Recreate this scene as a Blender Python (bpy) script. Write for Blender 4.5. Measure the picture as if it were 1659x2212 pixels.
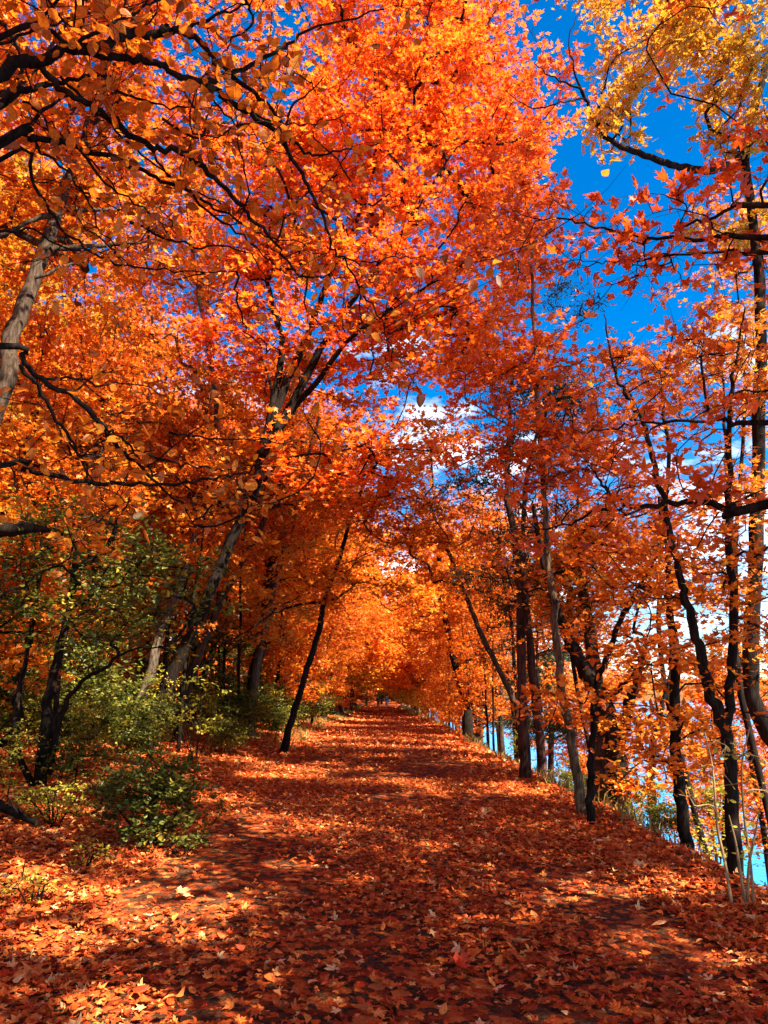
import bpy, math, random
import numpy as np
from mathutils import Vector

# ------------------------------------------------------------------ clear / camera / light
for o in list(bpy.data.objects):
    bpy.data.objects.remove(o)
scene = bpy.context.scene
COL = scene.collection
R = math.radians

FPX, CAM_H, PITCH = 739.0, 1.6, R(14.05)
cam_data = bpy.data.cameras.new("camera")
cam_data.sensor_fit = 'VERTICAL'
cam_data.sensor_height = 36.0
cam_data.lens = FPX / 1024 * 36
cam_data.clip_start, cam_data.clip_end = 0.05, 6000
cam = bpy.data.objects.new("camera", cam_data)
COL.objects.link(cam)
cam.location = (0, 0, CAM_H)
cam.rotation_euler = (math.pi / 2 + PITCH, 0, 0)
scene.camera = cam

SUN_EL = R(47)
SUN_AZ = np.array([0.75, -0.66])            # horizontal direction towards the sun
SUN_AZ /= np.linalg.norm(SUN_AZ)
SUN = np.array([SUN_AZ[0] * math.cos(SUN_EL), SUN_AZ[1] * math.cos(SUN_EL), math.sin(SUN_EL)])
sd = bpy.data.lights.new("sun", 'SUN')
sd.energy, sd.angle, sd.color = 4.6, R(0.53), (1.0, 0.93, 0.80)
sun = bpy.data.objects.new("sun", sd)
COL.objects.link(sun)
sun.rotation_euler = Vector(SUN).to_track_quat('Z', 'Y').to_euler()

scene.view_settings.view_transform = 'Standard'
scene.view_settings.look = 'None'
scene.view_settings.exposure = 2.5
scene.view_settings.gamma = 1.0
scene.cycles.max_bounces = 10
scene.cycles.diffuse_bounces = 6
scene.cycles.glossy_bounces = 2
scene.cycles.transmission_bounces = 4
scene.cycles.caustics_reflective = False
scene.cycles.caustics_refractive = False
scene.cycles.use_denoising = True

world = bpy.data.worlds.new("World")
scene.world = world
world.use_nodes = True
wn, wl = world.node_tree.nodes, world.node_tree.links
wn.clear()
w_out = wn.new("ShaderNodeOutputWorld")
w_bg = wn.new("ShaderNodeBackground")
w_bg.inputs[1].default_value = 0.05
sky = wn.new("ShaderNodeTexSky")
sky.sky_type = 'NISHITA'
sky.sun_disc = False
sky.sun_elevation = SUN_EL
sky.sun_rotation = math.atan2(SUN_AZ[0], SUN_AZ[1])
sky.ozone_density = 3.0
sky.air_density = 1.0
sky.dust_density = 0.3
hs = wn.new("ShaderNodeHueSaturation")
hs.inputs['Saturation'].default_value = 1.5
hs.inputs['Value'].default_value = 1.0
hs.inputs['Hue'].default_value = 0.504
wl.new(sky.outputs[0], hs.inputs['Color'])
tc = wn.new("ShaderNodeTexCoord")
sep = wn.new("ShaderNodeSeparateXYZ")
wl.new(tc.outputs['Generated'], sep.inputs[0])
den = wn.new("ShaderNodeMath"); den.operation = 'ADD'; den.inputs[1].default_value = 0.18
wl.new(sep.outputs[2], den.inputs[0])
dv = wn.new("ShaderNodeVectorMath"); dv.operation = 'DIVIDE'
cmb = wn.new("ShaderNodeCombineXYZ")
for i in range(3):
    wl.new(den.outputs[0], cmb.inputs[i])
wl.new(tc.outputs['Generated'], dv.inputs[0]); wl.new(cmb.outputs[0], dv.inputs[1])
nz = wn.new("ShaderNodeTexNoise")
nz.inputs['Scale'].default_value = 2.3; nz.inputs['Detail'].default_value = 7; nz.inputs['Roughness'].default_value = 0.58
wl.new(dv.outputs[0], nz.inputs['Vector'])
lowr = wn.new("ShaderNodeMapRange")                       # clouds bank up low over the lake, clear blue higher
lowr.inputs['From Min'].default_value = 0.62; lowr.inputs['From Max'].default_value = 0.30
lowr.inputs['To Min'].default_value = -0.30; lowr.inputs['To Max'].default_value = 0.0
wl.new(sep.outputs[2], lowr.inputs['Value'])
ad = wn.new("ShaderNodeMath"); ad.operation = 'ADD'
wl.new(nz.outputs[0], ad.inputs[0]); wl.new(lowr.outputs[0], ad.inputs[1])
cr = wn.new("ShaderNodeValToRGB")
cr.color_ramp.elements[0].position = 0.47; cr.color_ramp.elements[0].color = (0, 0, 0, 1)
cr.color_ramp.elements[1].position = 0.66; cr.color_ramp.elements[1].color = (1, 1, 1, 1)
wl.new(ad.outputs[0], cr.inputs[0])
mx = wn.new("ShaderNodeMix"); mx.data_type = 'RGBA'
wl.new(cr.outputs[0], mx.inputs['Factor'])
wl.new(hs.outputs[0], mx.inputs[6])
mx.inputs[7].default_value = (11, 11, 11.2, 1)
wl.new(mx.outputs[2], w_bg.inputs[0]); wl.new(w_bg.outputs[0], w_out.inputs[0])

# ------------------------------------------------------------------ small helpers
def P(dx, dy, Y):
    """a spot seen at (dx, dy) on a 1659 x 2212 print of the photograph, Y metres ahead"""
    px, py = (dx - 829.5) * 0.46293, (1106 - dy) * 0.46293
    v = np.array([px / FPX, math.cos(PITCH) - math.sin(PITCH) * py / FPX, math.sin(PITCH) + math.cos(PITCH) * py / FPX])
    return np.array([0, 0, CAM_H]) + v * (Y / v[1])

_t = np.random.default_rng(5).random((256, 256))
def vnoise(x, y):
    xi, yi = np.floor(x).astype(int), np.floor(y).astype(int)
    fx, fy = x - xi, y - yi
    fx, fy = fx * fx * (3 - 2 * fx), fy * fy * (3 - 2 * fy)
    g = lambda a, b: _t[a % 256, b % 256]
    return (g(xi, yi) * (1 - fx) + g(xi + 1, yi) * fx) * (1 - fy) + (g(xi, yi + 1) * (1 - fx) + g(xi + 1, yi + 1) * fx) * fy

WATER_Z = -3.1
def ground_h(x, y):
    x, y = np.asarray(x, float), np.asarray(y, float)
    edge = 3.15 + 0.35 * (vnoise(y * 0.21 + 7, y * 0 + 3.3) - 0.5)
    drop = np.clip(x - edge, 0, None)
    h = -(0.62 * drop + 0.12 * np.minimum(drop, 1.0) ** 2)
    left = np.clip(-x - 3.0, 0, None)
    h = h + 0.30 * (1 - np.exp(-left / 1.3)) + 0.03 * np.minimum(left, 60)
    rough = np.clip((np.abs(x) - 2.7) / 1.5, 0, 1)
    h = h + rough * (0.22 * (vnoise(x * 0.7 + 30, y * 0.7) - 0.5) + 0.10 * (vnoise(x * 2.1, y * 2.1 + 9) - 0.5))
    return np.maximum(h, WATER_Z - 1.5)

def tag(o, label=None, cat=None, group=None, kind=None):
    if label: o['label'] = label
    if cat: o['category'] = cat
    if group: o['group'] = group
    if kind: o['kind'] = kind
    return o

def empty(name, loc, label, cat, group=None):
    o = bpy.data.objects.new(name, None)
    o.empty_display_size = 0.2
    COL.objects.link(o)
    o.location = tuple(loc)
    return tag(o, label, cat, group)

def copy_tree(o, loc, rz, sc, label, group, parent=None):
    c = o.copy(); COL.objects.link(c)
    c.location = tuple(loc); c.rotation_euler = (0, 0, rz); c.scale = (sc[0], sc[0], sc[1])
    c['label'] = label; c['group'] = group
    for ch in o.children:
        d = ch.copy(); COL.objects.link(d); d.parent = c
    return c

class MB:
    """collects vertices and faces (tubes, leaves, shapes) for ONE mesh"""
    def __init__(s):
        s.v, s.loops, s.sizes, s.tint, s.n = [], [], [], [], 0
    def add(s, verts, faces, tint=None):
        """faces: (F,k) int array of one size"""
        verts = np.asarray(verts, float).reshape(-1, 3); faces = np.asarray(faces, int)
        s.v.append(verts); s.loops.append((faces + s.n).ravel()); s.sizes.append(np.full(len(faces), faces.shape[1]))
        s.tint.append(np.full(len(faces), 0.5) if tint is None else np.broadcast_to(np.asarray(tint, float), (len(faces),)))
        s.n += len(verts)
    def build(s, name, mat, parent=None, origin=(0, 0, 0), smooth=True):
        me = bpy.data.meshes.new(name)
        v = np.concatenate(s.v) - np.asarray(origin, float)
        loops = np.concatenate(s.loops).astype(np.int32); sizes = np.concatenate(s.sizes).astype(np.int32)
        me.vertices.add(len(v)); me.vertices.foreach_set("co", v.astype(np.float32).ravel())
        me.loops.add(len(loops)); me.loops.foreach_set("vertex_index", loops)
        me.polygons.add(len(sizes))
        me.polygons.foreach_set("loop_start", np.concatenate([[0], np.cumsum(sizes)[:-1]]).astype(np.int32))
        me.polygons.foreach_set("use_smooth", np.full(len(sizes), smooth))
        a = me.attributes.new("tint", 'FLOAT', 'FACE')
        a.data.foreach_set("value", np.concatenate(s.tint).astype(np.float32))
        me.update(calc_edges=True); me.validate()
        me.materials.append(mat)
        o = bpy.data.objects.new(name, me); COL.objects.link(o)
        if parent is not None:
            o.parent = parent
        else:
            o.location = tuple(origin)
        return o

def smooth_line(pts, n_per=4):
    """Catmull-Rom through the points"""
    p = np.asarray(pts, float)
    if len(p) < 3:
        return np.linspace(p[0], p[-1], n_per + 1)
    q = np.vstack([2 * p[0] - p[1], p, 2 * p[-1] - p[-2]])
    out = []
    for i in range(1, len(q) - 2):
        for t in np.linspace(0, 1, n_per, endpoint=False):
            a, b, c, d = q[i - 1], q[i], q[i + 1], q[i + 2]
            out.append(0.5 * ((2 * b) + (-a + c) * t + (2 * a - 5 * b + 4 * c - d) * t * t + (-a + 3 * b - 3 * c + d) * t ** 3))
    out.append(p[-1])
    return np.array(out)

def tube(mb, pts, radii, sides=7, rough=0.0, rng=None):
    pts = np.asarray(pts, float); n = len(pts)
    radii = np.interp(np.linspace(0, 1, n), np.linspace(0, 1, len(radii)), radii) if len(radii) != n else np.asarray(radii, float)
    tan = np.gradient(pts, axis=0); tan /= np.linalg.norm(tan, axis=1)[:, None] + 1e-9
    ref = np.array([0.0, 1, 0]) if abs(tan[0][1]) < 0.9 else np.array([1.0, 0, 0])
    u = np.cross(tan, ref); u /= np.linalg.norm(u, axis=1)[:, None] + 1e-9
    w = np.cross(tan, u)
    a = np.linspace(0, 2 * math.pi, sides, endpoint=False)
    rr = radii[:, None] * np.ones((1, sides))
    if rough and rng is not None:
        rr = rr * (1 + rough * rng.normal(size=rr.shape))
    v = pts[:, None] + rr[..., None] * (u[:, None] * np.cos(a)[None, :, None] + w[:, None] * np.sin(a)[None, :, None])
    i = np.arange(n - 1)[:, None] * sides; j = np.arange(sides)[None]; k = (j + 1) % sides
    f = np.stack([i + j, i + k, i + sides + k, i + sides + j], -1).reshape(-1, 4)
    mb.add(v.reshape(-1, 3), f)
    for row in (0, n - 1):
        c = np.arange(sides) + 0
        mb.add(v[row], [c if row else c[::-1]])

def tubes_batch(mb, Pts, Rad, sides=3):
    """Pts (N,K,3), Rad (N,K): many thin twigs at once"""
    N, K, _ = Pts.shape
    if N == 0: return
    d = Pts[:, -1] - Pts[:, 0]; d /= np.linalg.norm(d, axis=1)[:, None] + 1e-9
    ref = np.where(np.abs(d[:, 2:3]) < 0.8, np.array([[0, 0, 1.0]]), np.array([[1.0, 0, 0]]))
    u = np.cross(d, ref); u /= np.linalg.norm(u, axis=1)[:, None] + 1e-9
    w = np.cross(d, u)
    a = np.linspace(0, 2 * math.pi, sides, endpoint=False)
    ring = u[:, None] * np.cos(a)[None, :, None] + w[:, None] * np.sin(a)[None, :, None]
    v = Pts[:, :, None] + Rad[:, :, None, None] * ring[:, None]
    base = (np.arange(N) * K * sides)[:, None, None]
    i = (np.arange(K - 1) * sides)[None, :, None]; j = np.arange(sides)[None, None]; k = (j + 1) % sides
    f = np.stack([base + i + j, base + i + k, base + i + sides + k, base + i + sides + j], -1).reshape(-1, 4)
    mb.add(v.reshape(-1, 3), f)

# ------------------------------------------------------------------ leaf shapes (tip at +y, stem end near the origin)
def _mirror(r):
    r = np.array(r, float)
    l = r[::-1] * [-1, 1]
    return np.vstack([r, l[1:]]) if r[-1][0] == 0 else np.vstack([r, l])
SHAPES = {
    'maple': _mirror([(0.03, 0.10), (0.22, 0.02), (0.44, 0.10), (0.29, 0.25), (0.47, 0.38), (0.56, 0.68), (0.37, 0.58), (0.16, 0.49), (0.21, 0.70), (0.11, 0.77), (0, 1.02)]),
    'maple_small': _mirror([(0.05, 0.06), (0.44, 0.10), (0.26, 0.28), (0.55, 0.66), (0.16, 0.52), (0, 1.0)]),
    'jag': np.array([(0, 0), (0.46, 0.16), (0.25, 0.42), (0.44, 0.74), (0, 1), (-0.46, 0.62), (-0.2, 0.4), (-0.48, 0.1)], float),
    'oval': _mirror([(0.03, 0.0), (0.22, 0.13), (0.32, 0.38), (0.26, 0.64), (0.10, 0.88), (0, 1.0)]),
    'oval_small': np.array([(0, 0), (0.3, 0.3), (0.22, 0.7), (0, 1), (-0.22, 0.7), (-0.3, 0.3)], float),
    'oak': _mirror([(0.04, 0.0), (0.17, 0.18), (0.07, 0.27), (0.32, 0.46), (0.10, 0.50), (0.25, 0.74), (0.08, 0.76), (0, 1.0)]),
    'clump': np.array([(0, 0), (0.5, -0.1), (0.3, 0.25), (0.75, 0.45), (0.3, 0.55), (0.35, 1.0), (0, 0.65), (-0.45, 0.9), (-0.3, 0.5), (-0.7, 0.3), (-0.25, 0.2), (-0.4, -0.15)], float),
    'needle': np.array([(0, 0), (0.10, 0.3), (0.03, 0.35), (0.10, 0.7), (0.0, 1), (-0.10, 0.6), (-0.03, 0.4), (-0.11, 0.25)], float),
}
def scatter_leaves(mb, rng, shape, pos, size, tilt, tint, curl=0.35, normals=None, yaw=None):
    n = len(pos)
    if n == 0: return
    T = SHAPES[shape]; k = len(T)
    nor = rng.normal(size=(n, 3)) * np.asarray(tilt).reshape(-1, 1)
    nor = nor + (np.array([0, 0, 1.0]) if normals is None else normals)
    nor /= np.linalg.norm(nor, axis=1)[:, None] + 1e-9
    a = rng.normal(size=(n, 3)) if yaw is None else yaw
    u = np.cross(nor, a); u /= np.linalg.norm(u, axis=1)[:, None] + 1e-9
    w = np.cross(u, nor)
    s = np.broadcast_to(np.asarray(size, float), (n,))
    cx = rng.normal(0, curl, n); cy = rng.normal(0, curl, n); fold = np.abs(rng.normal(0, curl, n))
    x, y = T[:, 0][None], (T[:, 1] - 0.1)[None]
    wav = rng.uniform(-1, 1, (n, k)) * 0.05
    z = cx[:, None] * x * x + cy[:, None] * (y - 0.4) ** 2 + fold[:, None] * np.abs(x) * 0.6 + wav
    x = x * rng.uniform(0.8, 1.1, n)[:, None]
    v = pos[:, None] + s[:, None, None] * (x[..., None] * u[:, None] + y[..., None] * w[:, None] + z[..., None] * nor[:, None])
    f = np.arange(n * k).reshape(n, k)
    mb.add(v.reshape(-1, 3), f, tint)

# ------------------------------------------------------------------ materials
def new_mat(name):
    m = bpy.data.materials.new(name); m.use_nodes = True
    m.node_tree.nodes.clear()
    return m, m.node_tree.nodes, m.node_tree.links

def leaf_mat(name, colours, trans=0.45, rough=0.45, gloss=0.02):
    m, n, l = new_mat(name)
    at = n.new("ShaderNodeAttribute"); at.attribute_name = "tint"
    ramp = n.new("ShaderNodeValToRGB")
    els = ramp.color_ramp.elements
    while len(els) < len(colours): els.new(0.5)
    for i, c in enumerate(colours):
        els[i].position = i / (len(colours) - 1); els[i].color = (*c, 1)
    l.new(at.outputs['Fac'], ramp.inputs[0])
    no = n.new("ShaderNodeTexNoise"); no.inputs['Scale'].default_value = 55; no.inputs['Detail'].default_value = 2
    geo = n.new("ShaderNodeNewGeometry"); l.new(geo.outputs['Position'], no.inputs['Vector'])
    mr = n.new("ShaderNodeMapRange"); mr.inputs['To Min'].default_value = 0.7; mr.inputs['To Max'].default_value = 1.25
    mr.inputs['From Min'].default_value = 0.3; mr.inputs['From Max'].default_value = 0.7
    l.new(no.outputs[0], mr.inputs[0])
    hv = n.new("ShaderNodeHueSaturation"); l.new(ramp.outputs[0], hv.inputs['Color']); l.new(mr.outputs[0], hv.inputs['Value'])
    df = n.new("ShaderNodeBsdfDiffuse"); tr = n.new("ShaderNodeBsdfTranslucent"); gl = n.new("ShaderNodeBsdfGlossy")
    gl.inputs['Roughness'].default_value = rough; gl.inputs['Color'].default_value = (0.8, 0.8, 0.8, 1)
    l.new(hv.outputs[0], df.inputs[0]); l.new(hv.outputs[0], tr.inputs[0])
    m1 = n.new("ShaderNodeMixShader"); m1.inputs[0].default_value = trans
    l.new(df.outputs[0], m1.inputs[1]); l.new(tr.outputs[0], m1.inputs[2])
    m2 = n.new("ShaderNodeMixShader"); m2.inputs[0].default_value = gloss
    l.new(m1.outputs[0], m2.inputs[1]); l.new(gl.outputs[0], m2.inputs[2])
    o = n.new("ShaderNodeOutputMaterial"); l.new(m2.outputs[0], o.inputs[0])
    return m

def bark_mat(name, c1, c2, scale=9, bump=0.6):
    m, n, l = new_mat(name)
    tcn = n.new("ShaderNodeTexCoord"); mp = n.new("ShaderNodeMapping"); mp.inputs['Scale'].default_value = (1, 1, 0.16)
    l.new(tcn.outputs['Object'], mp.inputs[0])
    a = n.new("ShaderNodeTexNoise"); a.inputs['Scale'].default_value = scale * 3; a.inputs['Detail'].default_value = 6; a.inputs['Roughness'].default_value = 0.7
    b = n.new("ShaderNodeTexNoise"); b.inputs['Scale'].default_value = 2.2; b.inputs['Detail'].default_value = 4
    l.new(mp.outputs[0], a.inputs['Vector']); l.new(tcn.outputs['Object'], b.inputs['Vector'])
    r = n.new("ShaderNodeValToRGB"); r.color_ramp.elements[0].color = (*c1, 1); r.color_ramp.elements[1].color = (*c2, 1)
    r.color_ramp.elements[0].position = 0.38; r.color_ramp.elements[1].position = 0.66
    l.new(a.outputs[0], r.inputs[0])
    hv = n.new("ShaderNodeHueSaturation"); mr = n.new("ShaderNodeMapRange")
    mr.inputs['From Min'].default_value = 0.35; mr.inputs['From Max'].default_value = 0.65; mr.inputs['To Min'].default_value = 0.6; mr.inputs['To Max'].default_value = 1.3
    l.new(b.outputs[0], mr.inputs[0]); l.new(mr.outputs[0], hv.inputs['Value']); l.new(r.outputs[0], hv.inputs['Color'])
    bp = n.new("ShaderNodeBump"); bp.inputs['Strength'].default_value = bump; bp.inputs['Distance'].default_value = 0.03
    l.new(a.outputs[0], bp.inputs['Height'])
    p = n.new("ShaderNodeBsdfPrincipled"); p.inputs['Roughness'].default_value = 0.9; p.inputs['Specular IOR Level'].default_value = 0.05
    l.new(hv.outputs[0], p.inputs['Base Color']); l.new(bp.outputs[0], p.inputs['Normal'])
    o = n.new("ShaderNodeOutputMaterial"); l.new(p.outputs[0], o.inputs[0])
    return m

def plain_mat(name, c, rough=0.8):
    m, n, l = new_mat(name)
    no = n.new("ShaderNodeTexNoise"); no.inputs['Scale'].default_value = 30
    r = n.new("ShaderNodeValToRGB")
    r.color_ramp.elements[0].color = (*[x * 0.7 for x in c], 1); r.color_ramp.elements[1].color = (*[min(1, x * 1.2) for x in c], 1)
    l.new(no.outputs[0], r.inputs[0])
    p = n.new("ShaderNodeBsdfPrincipled"); p.inputs['Roughness'].default_value = rough
    l.new(r.outputs[0], p.inputs['Base Color'])
    o = n.new("ShaderNodeOutputMaterial"); l.new(p.outputs[0], o.inputs[0])
    return m

M = {
    'orange': leaf_mat("orange_leaf", [(0.36, 0.060, 0.005), (0.66, 0.125, 0.007), (0.78, 0.19, 0.009), (0.82, 0.32, 0.018)], 0.5),
    'red': leaf_mat("red_orange_leaf", [(0.36, 0.04, 0.006), (0.62, 0.085, 0.006), (0.78, 0.145, 0.009), (0.82, 0.26, 0.014)], 0.5),
    'vivid': leaf_mat("vivid_maple_leaf", [(0.55, 0.058, 0.006), (0.80, 0.12, 0.007), (0.86, 0.18, 0.010), (0.88, 0.28, 0.018)], 0.55),
    'gold': leaf_mat("golden_leaf", [(0.52, 0.105, 0.007), (0.76, 0.19, 0.010), (0.83, 0.29, 0.016), (0.85, 0.45, 0.04)], 0.5),
    'amber': leaf_mat("far_amber_leaf", [(0.52, 0.14, 0.008), (0.76, 0.25, 0.012), (0.84, 0.37, 0.02), (0.86, 0.52, 0.05)], 0.5),
    'oak': leaf_mat("oak_leaf", [(0.22, 0.13, 0.010), (0.50, 0.23, 0.012), (0.70, 0.33, 0.016), (0.76, 0.20, 0.013)], 0.5),
    'green': leaf_mat("green_leaf", [(0.035, 0.042, 0.006), (0.075, 0.088, 0.010), (0.15, 0.145, 0.014), (0.45, 0.28, 0.02)], 0.4),
    'lime': leaf_mat("yellow_green_leaf", [(0.11, 0.12, 0.012), (0.27, 0.25, 0.02), (0.52, 0.40, 0.04), (0.68, 0.44, 0.05)], 0.5),
    'needle': leaf_mat("cedar_leaf", [(0.012, 0.018, 0.005), (0.025, 0.035, 0.008), (0.05, 0.06, 0.012)], 0.15),
    'shade': leaf_mat("dogwood_leaf", [(0.025, 0.028, 0.006), (0.44, 0.10, 0.008), (0.64, 0.17, 0.010), (0.74, 0.27, 0.016)], 0.45),
    'litter': leaf_mat("fallen_leaf", [(0.06, 0.020, 0.009), (0.25, 0.034, 0.009), (0.43, 0.060, 0.010), (0.57, 0.105, 0.014), (0.66, 0.21, 0.04), (0.74, 0.40, 0.15), (0.50, 0.040, 0.008)], 0.12, 0.55, 0.015),
    'straw': leaf_mat("dry_grass", [(0.06, 0.06, 0.012), (0.22, 0.13, 0.025), (0.42, 0.25, 0.06)], 0.3),
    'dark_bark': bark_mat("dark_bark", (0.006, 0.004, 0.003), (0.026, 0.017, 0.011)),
    'brown_bark': bark_mat("brown_bark", (0.018, 0.011, 0.007), (0.085, 0.055, 0.034)),
    'grey_bark': bark_mat("grey_bark", (0.035, 0.024, 0.015), (0.17, 0.12, 0.078), 12, 1.0),
    'pale_bark': bark_mat("pale_bark", (0.17, 0.095, 0.04), (0.38, 0.24, 0.11), 6, 0.3),
    'tan_bark': bark_mat("tan_bark", (0.04, 0.023, 0.012), (0.17, 0.105, 0.055), 8, 0.5),
    'cedar_bark': bark_mat("cedar_bark", (0.020, 0.009, 0.006), (0.10, 0.045, 0.028)),
}
print("materials ok")

# ------------------------------------------------------------------ ground, path, lake, far shore
def litter_ground(name, soil, cover, scale):
    m, n, l = new_mat(name)
    tcn = n.new("ShaderNodeNewGeometry")
    v = n.new("ShaderNodeTexVoronoi"); v.inputs['Scale'].default_value = scale; v.inputs['Randomness'].default_value = 1
    wob = n.new("ShaderNodeTexNoise"); wob.inputs['Scale'].default_value = scale * 1.5
    l.new(tcn.outputs['Position'], wob.inputs['Vector'])
    mixv = n.new("ShaderNodeMix"); mixv.data_type = 'VECTOR'; mixv.inputs['Factor'].default_value = 0.07
    l.new(tcn.outputs['Position'], mixv.inputs[4]); l.new(wob.outputs['Color'], mixv.inputs[5])
    l.new(mixv.outputs[1], v.inputs['Vector'])
    sp = n.new("ShaderNodeSeparateColor"); l.new(v.outputs['Color'], sp.inputs[0])
    r = n.new("ShaderNodeValToRGB")
    cs = [(0.04, 0.014, 0.008), (0.16, 0.028, 0.009), (0.32, 0.045, 0.010), (0.42, 0.08, 0.014), (0.50, 0.16, 0.035)]
    els = r.color_ramp.elements
    while len(els) < len(cs): els.new(0.5)
    for i, c in enumerate(cs): els[i].position = i / 4; els[i].color = (*c, 1)
    l.new(sp.outputs[0], r.inputs[0])
    cmp_ = n.new("ShaderNodeMath"); cmp_.operation = 'LESS_THAN'; cmp_.inputs[1].default_value = cover
    l.new(sp.outputs[1], cmp_.inputs[0])
    dn = n.new("ShaderNodeTexNoise"); dn.inputs['Scale'].default_value = 40; dn.inputs['Detail'].default_value = 8
    l.new(tcn.outputs['Position'], dn.inputs['Vector'])
    sr = n.new("ShaderNodeValToRGB"); sr.color_ramp.elements[0].color = (*[c * 0.5 for c in soil], 1); sr.color_ramp.elements[1].color = (*[c * 1.5 for c in soil], 1)
    sr.color_ramp.elements[0].position = 0.35; sr.color_ramp.elements[1].position = 0.65
    l.new(dn.outputs[0], sr.inputs[0])
    mxc = n.new("ShaderNodeMix"); mxc.data_type = 'RGBA'
    l.new(cmp_.outputs[0], mxc.inputs['Factor']); l.new(sr.outputs[0], mxc.inputs[6]); l.new(r.outputs[0], mxc.inputs[7])
    bp = n.new("ShaderNodeBump"); bp.inputs['Strength'].default_value = 0.9; bp.inputs['Distance'].default_value = 0.05
    hsum = n.new("ShaderNodeMath"); hsum.operation = 'MULTIPLY_ADD'; hsum.inputs[1].default_value = 0.5
    l.new(sp.outputs[2], hsum.inputs[0]); l.new(dn.outputs[0], hsum.inputs[2]); l.new(hsum.outputs[0], bp.inputs['Height'])
    p = n.new("ShaderNodeBsdfPrincipled"); p.inputs['Roughness'].default_value = 0.85; p.inputs['Specular IOR Level'].default_value = 0.05
    l.new(mxc.outputs[2], p.inputs['Base Color']); l.new(bp.outputs[0], p.inputs['Normal'])
    o = n.new("ShaderNodeOutputMaterial"); l.new(p.outputs[0], o.inputs[0])
    return m

def sheet(name, xs, ys, zf, mat):
    X, Y = np.meshgrid(xs, ys)
    Z = zf(X, Y)
    nx, ny = len(xs), len(ys)
    i = np.arange(ny - 1)[:, None] * nx; j = np.arange(nx - 1)[None]
    f = np.stack([i + j, i + j + 1, i + nx + j + 1, i + nx + j], -1).reshape(-1, 4)
    mb = MB(); mb.add(np.stack([X, Y, Z], -1).reshape(-1, 3), f)
    return mb.build(name, mat)

M['ground'] = litter_ground("forest_floor", (0.055, 0.022, 0.010), 0.88, 13)
M['path'] = litter_ground("worn_leaf_path", (0.085, 0.034, 0.014), 0.66, 15)
ys = np.concatenate([np.linspace(-60, 1, 20), np.linspace(1.4, 45, 240), np.linspace(45.6, 220, 160), np.array([260, 400, 800, 1600, 3000])])
xs = np.concatenate([-np.array([2500, 900, 300, 120, 70]), np.linspace(-45, -10, 40), np.linspace(-9.8, 10, 130), np.array([11, 13, 16, 25, 60])])
tag(sheet("ground", xs, ys, ground_h, M['ground']), kind='structure')
pys = np.linspace(-6, 175, 500)
pl, pr = -2.35 + 0.5 * (vnoise(pys * 0.35, pys * 0) - 0.5), 2.45 + 0.5 * (vnoise(pys * 0.35, pys * 0 + 5) - 0.5)
mb = MB()
ring = np.stack([np.stack([pl, pys, ground_h(pl, pys) + 0.006], -1), np.stack([pr, pys, ground_h(pr, pys) + 0.006], -1)], 1).reshape(-1, 3)
q = np.arange(len(pys) - 1)[:, None] * 2
mb.add(ring, np.concatenate([q, q + 1, q + 3, q + 2], 1))
tag(mb.build("path", M['path']), kind='structure')

m, n, l = new_mat("lake_water")
p = n.new("ShaderNodeBsdfPrincipled"); p.inputs['Base Color'].default_value = (0.008, 0.19, 0.42, 1); p.inputs['Roughness'].default_value = 0.25; p.inputs['Specular IOR Level'].default_value = 0.12
w1 = n.new("ShaderNodeTexNoise"); w1.inputs['Scale'].default_value = 2.6; w1.inputs['Detail'].default_value = 5
mp = n.new("ShaderNodeMapping"); mp.inputs['Scale'].default_value = (0.5, 1.4, 1); g = n.new("ShaderNodeNewGeometry")
l.new(g.outputs['Position'], mp.inputs[0]); l.new(mp.outputs[0], w1.inputs['Vector'])
bp = n.new("ShaderNodeBump"); bp.inputs['Strength'].default_value = 0.9; bp.inputs['Distance'].default_value = 0.12
l.new(w1.outputs[0], bp.inputs['Height']); l.new(bp.outputs[0], p.inputs['Normal'])
o = n.new("ShaderNodeOutputMaterial"); l.new(p.outputs[0], o.inputs[0]); M['water'] = m
lx = np.array([7.2, 60, 300, 1500, 3500]); ly = np.array([-400, 0, 100, 400, 1500, 4000])
tag(sheet("lake", lx, ly, lambda x, y: 0 * x + WATER_Z, M['water']), kind='structure')

# ------------------------------------------------------------------ tree builder
# openings in the canopy over the sunlit spots on the ground (leaves cut away along the sun's rays to light those spots)
def G(dx, dy):
    a = P(dx, dy, 10) - np.array([0, 0, CAM_H])
    t = -CAM_H / a[2]
    return np.array([0, 0, CAM_H]) + a * t
SPOTS = [(G(330, 1995), 0.55), (G(150, 2040), 0.40), (G(470, 1960), 0.35), (G(280, 2190), 0.40), (G(1300, 1925), 0.38), (G(1215, 1940), 0.25), (G(1480, 1915), 0.25), (G(640, 1662), 0.75), (G(560, 1678), 0.6), (G(700, 1650), 0.6),
         (G(850, 1672), 0.40), (G(760, 1905), 0.28), (G(630, 1870), 0.3), (G(560, 1790), 0.3), (G(110, 1790), 0.5), (G(60, 1900), 0.35), (G(1010, 1630), 0.5), (G(1550, 2080), 0.2), (G(1040, 1700), 0.25)]
def carve(pos):
    keep = np.ones(len(pos), bool)
    for c, r in SPOTS:
        r = r * 0.8
        d = pos - c
        t = d @ SUN
        perp = d - t[:, None] * SUN
        keep &= ~((np.linalg.norm(perp, axis=1) < r * (0.85 + 0.3 * vnoise(pos[:, 0] * 3, pos[:, 2] * 3))) & (t > 0))
    return keep

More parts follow.
